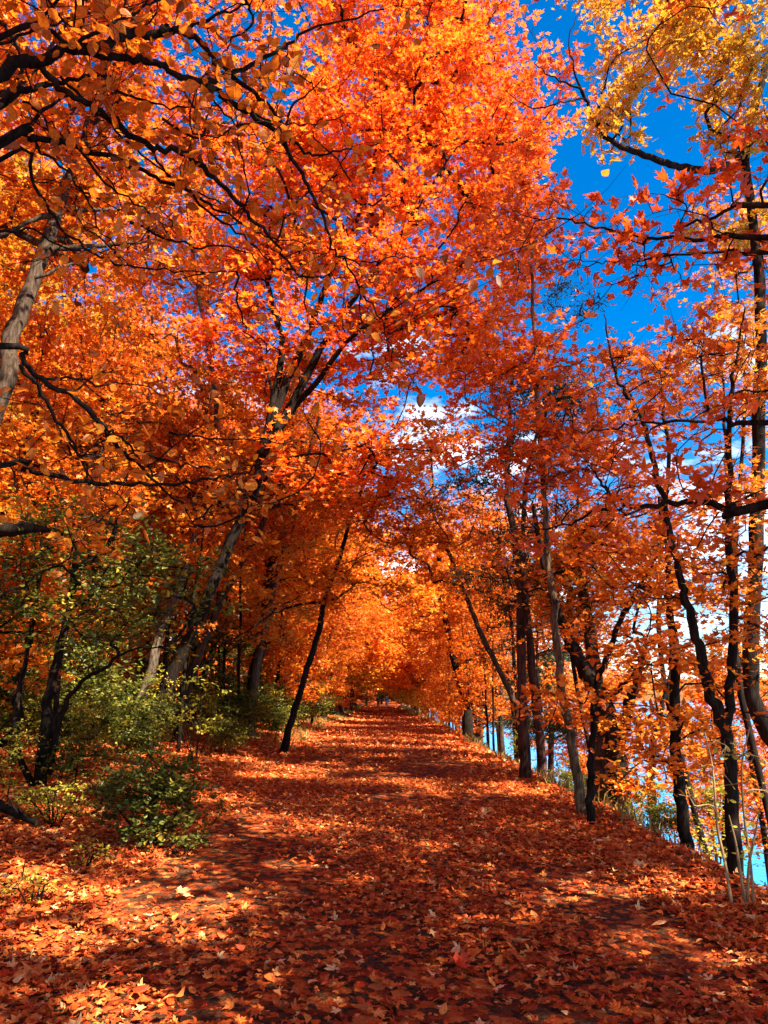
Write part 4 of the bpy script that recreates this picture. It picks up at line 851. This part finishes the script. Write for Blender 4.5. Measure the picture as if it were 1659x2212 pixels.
# lake bank, thin growth
for (x, yy, k, s) in [(5.4, 19, 'pole', 0.8), (6.6, 22.5, 'low_orange', 0.85), (5.6, 26, 'cedar', 0.85), (7.2, 28, 'low_gold', 0.8), (6.0, 33, 'pole', 0.9), (5.8, 39, 'cedar', 0.95), (7.0, 42, 'low_orange', 1.0), (6.2, 50, 'tall_gold', 0.8), (6.5, 60, 'far_orange', 0.9), (6.2, 72, 'far_gold', 0.95), (6.5, 85, 'far_orange', 0.9), (6.2, 99, 'far_gold', 0.9), (6.4, 115, 'far_orange', 0.95), (6.9, 16.5, 'low_orange', 0.8), (7.9, 19, 'low_gold', 0.75)]:
    put("down the lake bank", k, x, yy, None, s)
for (x, yy, k, s) in [(-1.3, 146, 'shrub', 2.0), (0.6, 148, 'shrub', 2.4), (2.4, 147, 'shrub', 2.2), (0.5, 156, 'far_gold', 1.0), (-3.2, 141, 'far_orange', 1.1), (3.4, 143, 'far_gold', 1.1), (-6, 150, 'far_gold', 1.2), (6, 151, 'far_orange', 1.2), (-0.5, 170, 'far_orange', 1.3), (5, 168, 'far_gold', 1.3), (-6, 166, 'far_orange', 1.3), (0.4, 162, 'cedar', 0.9), (-3.4, 137, 'shrub', 1.5)]:
    put("closing the end of the path", k, x, yy, None, s)
# shrubs and saplings
rows["under the left trees"] = []; rows["on the bank edge right of the path"] = []
for (x, yy, k, s) in [(-6.2, 21, 'shrub', 1.3), (-5.0, 24, 'shrub', 1.3), (-5.6, 28, 'shrub', 1.5), (-4.9, 33, 'shrub', 1.4), (-5.3, 38, 'shrub', 1.5), (-4.7, 45, 'shrub', 1.5), (-4.6, 54, 'shrub', 1.5), (-4.4, 66, 'shrub', 1.5), (-5.6, 18.5, 'lime', 0.9), (-6.6, 24.5, 'lime', 1.3), (-7.6, 20, 'shrub', 1.4), (-8.6, 14.5, 'shrub', 1.2), (-3.55, 29, 'lime', 0.5), (-9.8, 19, 'shrub', 1.5), (-8.8, 24, 'shrub', 1.6)]:
    put("under the left trees", k, x, yy, None, s, s)
for (x, yy, k, s) in [(4.0, 11.5, 'shrub', 0.5), (4.4, 14, 'lime', 0.6), (4.3, 18, 'shrub', 0.7), (4.6, 9.0, 'shrub', 0.55), (4.0, 24, 'lime', 0.55), (5.2, 12.5, 'lime', 0.8)]:
    put("on the bank edge right of the path", k, x, yy, None, s, s)
rows["behind the green bush"] = []
for (x, yy, k, s) in [(-4.6, 9.6, 'lime', 0.45), (-5.6, 9.0, 'shrub', 0.55), (-6.4, 11.6, 'shrub', 0.9), (-4.4, 11.2, 'shrub', 0.6), (-5.0, 13.0, 'lime', 0.6), (-7.4, 12.6, 'shrub', 1.1), (-6.0, 14.5, 'shrub', 1.0), (-5.4, 8.0, 'lime', 0.4), (-4.2, 7.0, 'lime', 0.3), (-7.0, 15.8, 'lime', 0.9), (-4.9, 15.6, 'shrub', 0.8), (-8.5, 17.5, 'shrub', 1.5)]:
    put("behind the green bush", k, x, yy, None, s, s)
place(rows)
print('woods ok')

# ------------------------------------------------------------------ far-off woods that read as one mass
def mass(name, label, pts_fn, n, size, mat, seed):
    rng = np.random.default_rng(seed); mb = MB()
    pos, tint = pts_fn(rng, n)
    scatter_leaves(mb, rng, 'clump', pos, size * rng.uniform(0.6, 1.3, len(pos)), 0.9, tint)
    return tag(mb.build(name, mat, smooth=False), label, "woods", None, 'stuff')
def left_mass(rng, n):
    y = rng.uniform(-10, 240, n); x = -38 - 18 * rng.random(n) - 0.06 * y
    top = 9 + 6 * vnoise(y * 0.16, x * 0.16)
    z = ground_h(x, y) + top * rng.random(n) ** 0.8
    return np.stack([x, y, z], -1), np.clip(vnoise(y * 0.3, z * 0.3) * 0.9 + rng.normal(0, 0.12, n), 0, 1)
mass("woods", "solid mass of golden woodland far off behind the left trees", left_mass, 26000, 0.75, M['gold'], 1)
def end_mass(rng, n):
    x = rng.uniform(-50, 11, n); y = 178 + 25 * rng.random(n)
    top = 12 + 7 * vnoise(x * 0.2, y * 0.1)
    return np.stack([x, y, np.maximum(ground_h(x, y), -3) + top * rng.random(n) ** 0.8], -1), np.clip(vnoise(x * 0.3 + 9, y * 0.3) * 0.9 + rng.normal(0, 0.12, n), 0, 1)
mass("woods", "orange woodland mass beyond the end of the path", end_mass, 14000, 0.8, M['orange'], 2)
hillx = np.linspace(-200, 3000, 90); hilly = np.array([900, 960, 1050, 1200, 1500])
M['hill'] = leaf_mat("far_shore_woods", [(0.12, 0.06, 0.02), (0.16, 0.07, 0.02)], 0.0)
def hill_h(x, y):
    k = np.interp(y, hilly, [0, 0.55, 0.9, 1.0, 0.6])
    return -4 + k * (22 + 16 * vnoise(x * 0.006, y * 0.004) + 5 * vnoise(x * 0.05, y * 0.05))
tag(sheet("hills", hillx, hilly, hill_h, M['hill']), kind='structure')

# ------------------------------------------------------------------ fallen leaves
def litter(seed):
    rng = np.random.default_rng(seed); mb = MB()
    def zone(x0, x1, y0, y1, dens, size, shapes, tilt, curl):
        n = int((x1 - x0) * (y1 - y0) * dens)
        x, y = rng.uniform(x0, x1, n), rng.uniform(y0, y1, n)
        onpath = (np.abs(x) < 2.2)
        patch = vnoise(x * 1.1 + 11, y * 0.55)
        keep = rng.random(n) < np.where(onpath, np.clip(2.0 - 2.5 * patch, 0.06, 1.0) * np.where(np.abs(x + 0.1) < 1.5, 0.72, 1.0), 1.0)
        x, y, onpath = x[keep], y[keep], onpath[keep]; n = len(x)
        z = ground_h(x, y) + rng.uniform(0.012, 0.05, n)
        tn = np.clip(0.12 + 0.62 * rng.beta(2.0, 1.9, n) + 0.10 * (vnoise(x * 0.5, y * 0.5) - 0.5), 0, 0.82)
        tn = np.where(rng.random(n) < 0.05, 1.0, tn); tn = np.where(rng.random(n) < 0.05, 0.84, tn)
        sz = size * rng.uniform(0.35, 1.0, n) ** 0.8 * 1.15 * np.where(onpath, 0.85, 1.0)
        tl = np.where(rng.random(n) < 0.2, tilt * 2.6, tilt)
        which = rng.choice(len(shapes), n)
        for i, sname in enumerate(shapes):
            k = which == i
            scatter_leaves(mb, rng, sname, np.stack([x, y, z], -1)[k], sz[k], tl[k], tn[k], curl=curl)
    zone(-2.6, 2.6, 2.6, 16, 420, 0.042, ['jag', 'maple_small'], 0.2, 0.4)
    zone(-8.5, 4.6, 2.6, 9, 500, 0.087, ['maple', 'maple', 'maple_small', 'oval', 'maple', 'oval'], 0.17, 0.5)
    zone(-10, 4.6, 9, 18, 300, 0.098, ['maple_small', 'maple_small', 'oval'], 0.22, 0.45)
    zone(-11, 4.4, 18, 45, 120, 0.125, ['maple_small', 'jag'], 0.3, 0.5)
    zone(-8, 4.4, 45, 130, 22, 0.24, ['jag'], 0.3, 0.4)
    return mb
tag(litter(4).build("fallen_leaves", M['litter'], smooth=False), "thick carpet of red, rust and tan fallen maple leaves over the ground", "leaf litter", None, 'stuff')

# dry grass fringes
def grass(name, label, spots, seed):
    rng = np.random.default_rng(seed); mb = MB()
    for x, y, n, h, sp in spots:
        bx = x + rng.normal(0, sp, n); by = y + rng.normal(0, sp * 1.6, n)
        b_ = np.stack([bx, by, ground_h(bx, by)], -1)
        L = h * rng.uniform(0.5, 1.3, n)
        lean = rng.normal(size=(n, 3)) * [0.35, 0.35, 0]
        m_ = b_ + (lean * 0.4 + [0, 0, 0.6]) * L[:, None]; e = b_ + (lean * 1.3 + [0, 0, 0.85]) * L[:, None]
        wd = rng.normal(size=(n, 3)) * [1, 1, 0]; wd /= np.linalg.norm(wd, axis=1)[:, None]; wd *= 0.006 * (1 + y * 0.03)
        v = np.stack([b_ - wd, b_ + wd, m_ + wd * 0.8, e, m_ - wd * 0.8], 1)
        mb.add(v.reshape(-1, 3), np.arange(n * 5).reshape(n, 5), np.clip(rng.normal(0.5, 0.25, n), 0, 1))
    return tag(mb.build(name, M['straw'], smooth=False), label, "grass", None, 'stuff')
rgx = np.random.default_rng(12)
grass("grass", "dry straw-coloured grass fringing the lake side of the path", [(rgx.uniform(3.2, 4.4), y, 34, 0.30, 0.22) for y in np.arange(9.5, 60, 0.5)] + [(rgx.uniform(2.9, 3.6), y, 60, 0.4, 0.3) for y in np.arange(60, 130, 2.0)], 5)
grass("grass", "dry grass tufts along the left edge of the path", [(-rgx.uniform(3.1, 4.2), y, 45, 0.3, 0.22) for y in np.arange(24, 130, 1.4)], 6)

# ------------------------------------------------------------------ low plants and dead wood of the foreground
def low_plant(name, label, cat, x, y, w, h, n_br, leaf_key, shape, size, seed, stems=7, bark='dark_bark', **kw):
    rng = np.random.default_rng(seed); z = float(ground_h(x, y)); base = np.array([x, y, z])
    root = empty(name, base, label, cat)
    lines = []
    mb = MB()
    for i in range(stems):
        a = rng.uniform(0, 6.28); r = w * 0.4 * rng.random()
        tip = base + [math.cos(a) * r * 1.4, math.sin(a) * r * 1.4, h * rng.uniform(0.5, 0.85)]
        ln = smooth_line([base + [math.cos(a) * 0.05, math.sin(a) * 0.05, -0.05], base * 0.5 + tip * 0.5 + rng.normal(size=3) * 0.04, tip], 4)
        tube(mb, ln, [0.011, 0.004], 5); lines.append((ln, None))
    wood, lv = mb, MB()
    grow_crown(rng, wood, lv, [(a, a) for a, _ in lines], [(base + [0, 0, h * 0.55], (w * 0.5, w * 0.45, h * 0.45))], n_br, leaf=shape, size=size, r_tip=0.003, first=0.1, floor=0.05, gaps=False, **kw)
    wood.build("stems", M[bark], root, base); lv.build("foliage", M[leaf_key], root, base, smooth=False)
    return root
g = G(300, 1856)
low_plant("green_bush", "dark green leafy bush at the left verge of the path", "bush", g[0], g[1] + 0.5, 1.35, 1.02, 105, 'green', 'oval', 0.065, 301, twigs=5, per_twig=7, twig_len=0.26, tint_mu=0.38, tint_sd=0.16)
g = G(95, 1820)
low_plant("yellow_plant", "low sunlit yellow-leaved plant near the left edge", "plant", g[0], g[1] + 0.2, 0.9, 0.5, 40, 'lime', 'oval', 0.05, 302, twigs=4, per_twig=6, twig_len=0.2)
g = G(225, 1775)
low_plant("yellow_plant", "yellow-leaved sprig just behind the dark green bush", "plant", g[0], g[1] + 0.2, 0.6, 0.5, 26, 'lime', 'oval', 0.05, 303, twigs=4, per_twig=5, twig_len=0.2, tint_mu=0.7)
g = G(400, 1850)
low_plant("green_sprig", "small green sprig low at the right foot of the bush", "plant", g[0], g[1], 0.45, 0.25, 16, 'green', 'oval', 0.06, 304, stems=4, twigs=3, per_twig=4, twig_len=0.15)
g = G(70, 1960)
low_plant("yellow_plant", "pale yellow seedling among leaves by the left foreground sun patch", "plant", g[0], g[1], 0.5, 0.28, 18, 'lime', 'oval', 0.04, 305, stems=5, twigs=3, per_twig=4, twig_len=0.15, tint_mu=0.75)
g = G(190, 1885)
low_plant("yellow_plant", "low yellow seedling between the bush and the left sun patch", "plant", g[0], g[1], 0.5, 0.3, 14, 'lime', 'oval', 0.045, 306, stems=4, twigs=3, per_twig=4, twig_len=0.15, tint_mu=0.6)
low_plant("lime_bush", "bright yellow-green leaf sprays in front of the thick maple base", "bush", *P(425, 1560, 17)[:2], 1.3, 2.4, 22, 'lime', 'oval', 0.10, 307, twigs=4, per_twig=4, twig_len=0.3, tint_mu=0.45)

# bare pale saplings, right foreground
for i, (lines_, lab) in enumerate([
    ([[(1560, 1345), (1535, 1220), (1520, 1120), (1490, 1000)], [(1560, 1345), (1575, 1230), (1600, 1100), (1625, 960)]], "pale bare forked sapling at the right foot of the double trunk"),
    ([[(1500, 1330), (1470, 1190), (1440, 1050), (1420, 800), (1385, 640)]], "tall thin pale bare stem left of the near double trunk"),
    ([[(1590, 1320), (1580, 1180), (1560, 1040), (1545, 800), (1580, 620)]], "thin brown whip rising beside the near double trunk")]):
    b = down(C7(*lines_[0][0], 6.3), 0.05)
    root = empty("bare_sapling", b, lab, "sapling")
    for j, ln in enumerate(lines_):
        pts = smooth_line([b] + [C7(a, c, 6.3 + 0.1 * i) for a, c in ln[1:]], 4)
        mb = MB(); tube(mb, pts, [0.014, 0.011, 0.005], 6); mb.build("stem", M['pale_bark'], root, b)
    rng = np.random.default_rng(400 + i); wood, lv = MB(), MB()
    grow_crown(rng, wood, lv, [(pts, pts)], [(pts[-1] * 0.6 + pts[len(pts) // 2] * 0.4, (0.3, 0.3, 0.4))], 10, twigs=2, per_twig=2, twig_len=0.2, leaf='oval', size=0.06, r_tip=0.003, first=0.2)
    wood.build("branches", M['pale_bark'], root, b); lv.build("foliage", M['lime'], root, b, smooth=False)

def dead_wood(name, label, pts, rad, bark, seed, stubs=2):
    rng = np.random.default_rng(seed); p_ = smooth_line(pts, 6); b = p_[0]
    root = empty(name, b, label, "log")
    mb = MB(); tube(mb, p_, rad, 10, 0.06, rng); mb.build("trunk", M[bark], root, b)
    for i in range(stubs):
        q = p_[rng.integers(3, len(p_) - 2)]; d = rng.normal(size=3) * [1, 0.5, 0.6]; d[2] = abs(d[2]) + 0.2; d /= np.linalg.norm(d)
        mb = MB(); tube(mb, np.array([q, q + d * 0.15, q + d * 0.3 + [0, 0, 0.03]]), [rad[0] * 0.4, rad[0] * 0.3, rad[0] * 0.12], 6); mb.build("branch", M[bark], root, b)
    return root
gl = lambda a, b, z=0.1: G(a, b) * [1, 1, 0] + [0, 0, float(ground_h(*G(a, b)[:2])) + z]
def lay(x0, y0, x1, y1, z=0.09, n=5):
    return [np.array([x, y, float(ground_h(x, y)) + z]) for x, y in zip(np.linspace(x0, x1, n), np.linspace(y0, y1, n))]
dead_wood("fallen_log", "dark fallen log low at the left edge beside the arching tree", lay(-7.5, 10.2, -5.3, 10.4, 0.28), [0.10, 0.09, 0.085], 'brown_bark', 501)
dead_wood("fallen_branch", "crooked fallen branch lying behind the green bush", lay(-5.0, 9.6, -3.9, 8.9, 0.10), [0.055, 0.05, 0.03], 'dark_bark', 502)
dead_wood("fallen_branch", "thin stick lying among leaves near the left sun patch", lay(-3.9, 6.6, -2.9, 7.0, 0.05), [0.022, 0.018, 0.008], 'brown_bark', 503)
dead_wood("fallen_log", "short dark log at the left edge of the path far ahead", lay(-4.2, 58, -2.7, 59, 0.22), [0.14, 0.13, 0.10], 'dark_bark', 504)
dead_wood("broken_limb", "thick broken limb jutting in at left above the green tree", [np.array([-7.2, 9.6, 0.9 + 0.1]), np.array([-6.6, 9.6, 2.6])] + along(C4, [(-60, 1000), (60, 965), (140, 955), (215, 965)], 9.5, 9.3), [0.10, 0.09, 0.08, 0.03], 'dark_bark', 505, 1)
# stump
b = down(C7(360, 640, 31.5), 0.1)
root = empty("tree_stump", b, "dark ragged stump at the foot of the left-leaning trunk", "stump")
rng = np.random.default_rng(61)
mb = MB(); tube(mb, smooth_line([b, b + [0, 0, 0.3], b + [0.03, 0, 0.9], b + [0.06, 0, 1.3]], 4), [0.36, 0.24, 0.22, 0.16], 12, 0.08, rng); mb.build("trunk", M['dark_bark'], root, b)
for a in range(5):
    d = np.array([math.cos(a * 1.3), math.sin(a * 1.3), 0])
    mb = MB(); tube(mb, np.array([b + d * 0.15 + [0, 0, 0.3], b + d * 0.38 + [0, 0, 0.12], b + d * 0.62 + [0, 0, 0.02]]), [0.10, 0.07, 0.02], 6); mb.build("root", M['dark_bark'], root, b)

# ------------------------------------------------------------------ single fallen leaves that stand out
def big_leaf(label, d, size, tint, shape, seed, tilt=0.25):
    rng = np.random.default_rng(seed); p_ = G(*d); p_[2] = float(ground_h(p_[0], p_[1])) + 0.065
    root = empty("fallen_leaf", p_, label, "leaf", "leaves standing out on the leaf carpet")
    mb = MB(); scatter_leaves(mb, rng, shape, p_[None], np.array([size]), tilt, np.array([tint]), curl=0.4)
    mb.build("blade", M['litter'] if tint is not None else M['lime'], root, p_, smooth=False)
    st = MB(); a = rng.normal(size=3) * [1, 1, 0]; a /= np.linalg.norm(a)
    tube(st, np.array([p_ , p_ + a * size * 0.3 + [0, 0, 0.008], p_ + a * size * 0.6 + [0, 0, -0.01]]), [0.0022, 0.0016], 5); st.build("stalk", M['brown_bark'], root, p_)
big_leaf("large pale tan leaf curled up in the left sun patch", (380, 1945), 0.17, 0.84, 'maple', 601, 0.5)
big_leaf("large bright red leaf near the bottom centre of the path", (985, 2110), 0.17, 1.0, 'maple', 602, 0.5)
big_leaf("golden oval leaf near the right edge of the photo", (1440, 2010), 0.13, 0.80, 'oval', 603)
big_leaf("pale yellow leaf lying alone mid path", (1045, 1778), 0.20, 0.84, 'maple', 604, 0.6)
big_leaf("broad orange leaf at the bottom left corner", (70, 2120), 0.19, 0.55, 'maple', 605, 0.4)
big_leaf("dull tan oval leaf right of bottom centre", (1108, 2055), 0.16, 0.72, 'oval', 606)

# ------------------------------------------------------------------ two walkers far down the path
def skin_obj(name, verts, edges, radii, mat, parent, root_i=0, sub=2):
    me = bpy.data.meshes.new(name); me.from_pydata([tuple(v) for v in verts], edges, []); me.update()
    o = bpy.data.objects.new(name, me); COL.objects.link(o); o.parent = parent
    o.modifiers.new("skin", 'SKIN').use_smooth_shade = True
    if not me.skin_vertices: me.skin_vertices.new()
    for i, r in enumerate(radii):
        sv = me.skin_vertices[0].data[i]; sv.radius = (r, r) if not isinstance(r, tuple) else r
        sv.use_root = (i == root_i)
    s = o.modifiers.new("sub", 'SUBSURF'); s.levels = sub; s.render_levels = sub
    me.materials.append(mat)
    return o

MSK = {k: plain_mat(k, c) for k, c in {'skin': (0.50, 0.28, 0.20), 'black_cloth': (0.012, 0.012, 0.014), 'brown_pack': (0.10, 0.06, 0.045), 'pale_cloth': (0.55, 0.50, 0.42), 'blue_cloth': (0.03, 0.26, 0.50), 'dark_hair': (0.015, 0.010, 0.008), 'white_hair': (0.75, 0.72, 0.66), 'dark_shoe': (0.02, 0.018, 0.018), 'navy_cloth': (0.02, 0.022, 0.03)}.items()}
def person(label, x, y, H, step, jacket, trousers, hair, hood=False, lean=0.0):
    z = float(ground_h(x, y)) + 0.01; k = H / 1.75
    root = empty("person", (x, y, z), label, "person", "walkers far down the path"); root.scale = (k, k, k)
    V = {'pel': (0, 0, 0.96), 'waist': (0, 0, 1.10), 'chest': (lean, 0.0, 1.32), 'neck': (lean, 0.01, 1.49), 'head': (lean, 0.03, 1.62), 'crown': (lean, 0.02, 1.71), 'nose': (lean, 0.14, 1.61), 'earl': (lean - 0.085, 0.02, 1.61), 'earr': (lean + 0.085, 0.02, 1.61)}
    for s, n in ((-1, 'l'), (1, 'r')):
        st = step * s
        V.update({'hip' + n: (0.09 * s, 0, 0.90), 'knee' + n: (0.10 * s, st * 0.5 + 0.03, 0.49), 'ank' + n: (0.10 * s, st - 0.04, 0.09 + max(0, -st) * 0.15), 'toe' + n: (0.11 * s, st + 0.12, 0.035),
                  'sh' + n: (lean + 0.17 * s, 0, 1.43), 'el' + n: (lean + 0.23 * s, -st * 0.25 - 0.03, 1.15), 'wr' + n: (lean + 0.24 * s, -st * 0.5 + 0.06, 0.92), 'palm' + n: (lean + 0.24 * s, -st * 0.5 + 0.08, 0.84)})
        for f in range(4):
            V['f%d%s' % (f, n)] = (lean + 0.24 * s - 0.004 * s, -st * 0.5 + 0.05 + 0.022 * f, 0.79 - 0.006 * (f in (1, 2)))
            V['g%d%s' % (f, n)] = (lean + 0.23 * s - 0.01 * s, -st * 0.5 + 0.05 + 0.022 * f, 0.755 - 0.010 * (f in (1, 2)))
        V['th' + n] = (lean + 0.225 * s, -st * 0.5 + 0.125, 0.83); V['tt' + n] = (lean + 0.215 * s, -st * 0.5 + 0.14, 0.79)
    RAD = {'pel': (0.13, 0.10), 'waist': (0.125, 0.10), 'chest': (0.15, 0.11), 'neck': 0.055, 'head': (0.085, 0.10), 'crown': (0.06, 0.07), 'nose': 0.014, 'earl': 0.018, 'earr': 0.018}
    for n in 'lr':
        RAD.update({'hip' + n: 0.095, 'knee' + n: 0.062, 'ank' + n: 0.042, 'toe' + n: 0.035, 'sh' + n: 0.06, 'el' + n: 0.045, 'wr' + n: 0.030, 'palm' + n: 0.034, 'th' + n: 0.011, 'tt' + n: 0.009})
        for f in range(4): RAD['f%d%s' % (f, n)] = 0.010; RAD['g%d%s' % (f, n)] = 0.008
    E = [('pel', 'waist'), ('waist', 'chest'), ('chest', 'neck'), ('neck', 'head'), ('head', 'crown'), ('head', 'nose'), ('head', 'earl'), ('head', 'earr')]
    for n in 'lr':
        E += [('pel', 'hip' + n), ('hip' + n, 'knee' + n), ('knee' + n, 'ank' + n), ('ank' + n, 'toe' + n), ('chest', 'sh' + n), ('sh' + n, 'el' + n), ('el' + n, 'wr' + n), ('wr' + n, 'palm' + n), ('palm' + n, 'th' + n), ('th' + n, 'tt' + n)]
        for f in range(4): E += [('palm' + n, 'f%d%s' % (f, n)), ('f%d%s' % (f, n), 'g%d%s' % (f, n))]
    def make(name, keys, grow, mat, r0):
        keys = [r0] + [q for q in keys if q != r0]
        ix = {q: i for i, q in enumerate(keys)}
        rad = [tuple(np.array(RAD[q]) + grow) if isinstance(RAD[q], tuple) else RAD[q] + grow for q in keys]
        return skin_obj(name, [V[q] for q in keys], [(ix[a], ix[b]) for a, b in E if a in ix and b in ix], rad, mat, root)
    make("body", list(V), 0.0, MSK['skin'], 'pel')
    make("jacket", ['pel', 'waist', 'chest', 'shl', 'ell', 'wrl', 'shr', 'elr', 'wrr'], 0.028, MSK[jacket], 'chest')
    make("trousers", ['pel', 'hipl', 'kneel', 'ankl', 'hipr', 'kneer', 'ankr'], 0.020, MSK[trousers], 'pel')
    for n in 'lr':
        make("shoe", ['ank' + n, 'toe' + n], 0.014, MSK['dark_shoe'], 'ank' + n)
    V['hb'] = (lean, -0.03, 1.60); RAD['hb'] = 0.085; V['hc'] = (lean, 0.0, 1.69); RAD['hc'] = 0.095; E.append(('hb', 'hc'))
    make("hair", ['hb', 'hc'], 0.012, MSK[hair], 'hb')
    return root, k
wz = P(822, 1528, 117)
r1, k1 = person("walker in a dark jacket with a brown backpack, left of the pair", wz[0] - 0.35, 116.5, 1.80, 0.20, 'black_cloth', 'navy_cloth', 'dark_hair')
r2, k2 = person("walker in a blue jacket with pale trousers, right of the pair", wz[0] + 1.0, 118.5, 1.74, -0.22, 'blue_cloth', 'pale_cloth', 'white_hair', lean=-0.03)
bz = r1.location
bpk = empty("backpack", (bz.x, bz.y - 0.2, bz.z + 1.18 * k1), "brown backpack worn by the walker in the dark jacket", "backpack")
skin_obj("bag", [(0, 0, 0), (0, 0, 0.18), (0, 0.01, 0.34)], [(0, 1), (1, 2)], [(0.15, 0.10), (0.15, 0.10), (0.10, 0.07)], MSK['brown_pack'], bpk)
skin_obj("pocket", [(0, -0.09, 0.02), (0, -0.09, 0.14)], [(0, 1)], [(0.09, 0.05), (0.09, 0.05)], MSK['brown_pack'], bpk)
for s in (-1, 1):
    skin_obj("strap", [(0.09 * s, 0.05, 0.36), (0.10 * s, 0.17, 0.34), (0.10 * s, 0.33, 0.22), (0.10 * s, 0.30, 0.02)], [(0, 1), (1, 2), (2, 3)], [0.02] * 4, MSK['black_cloth'], bpk)
print("scene ok", len(bpy.data.objects))
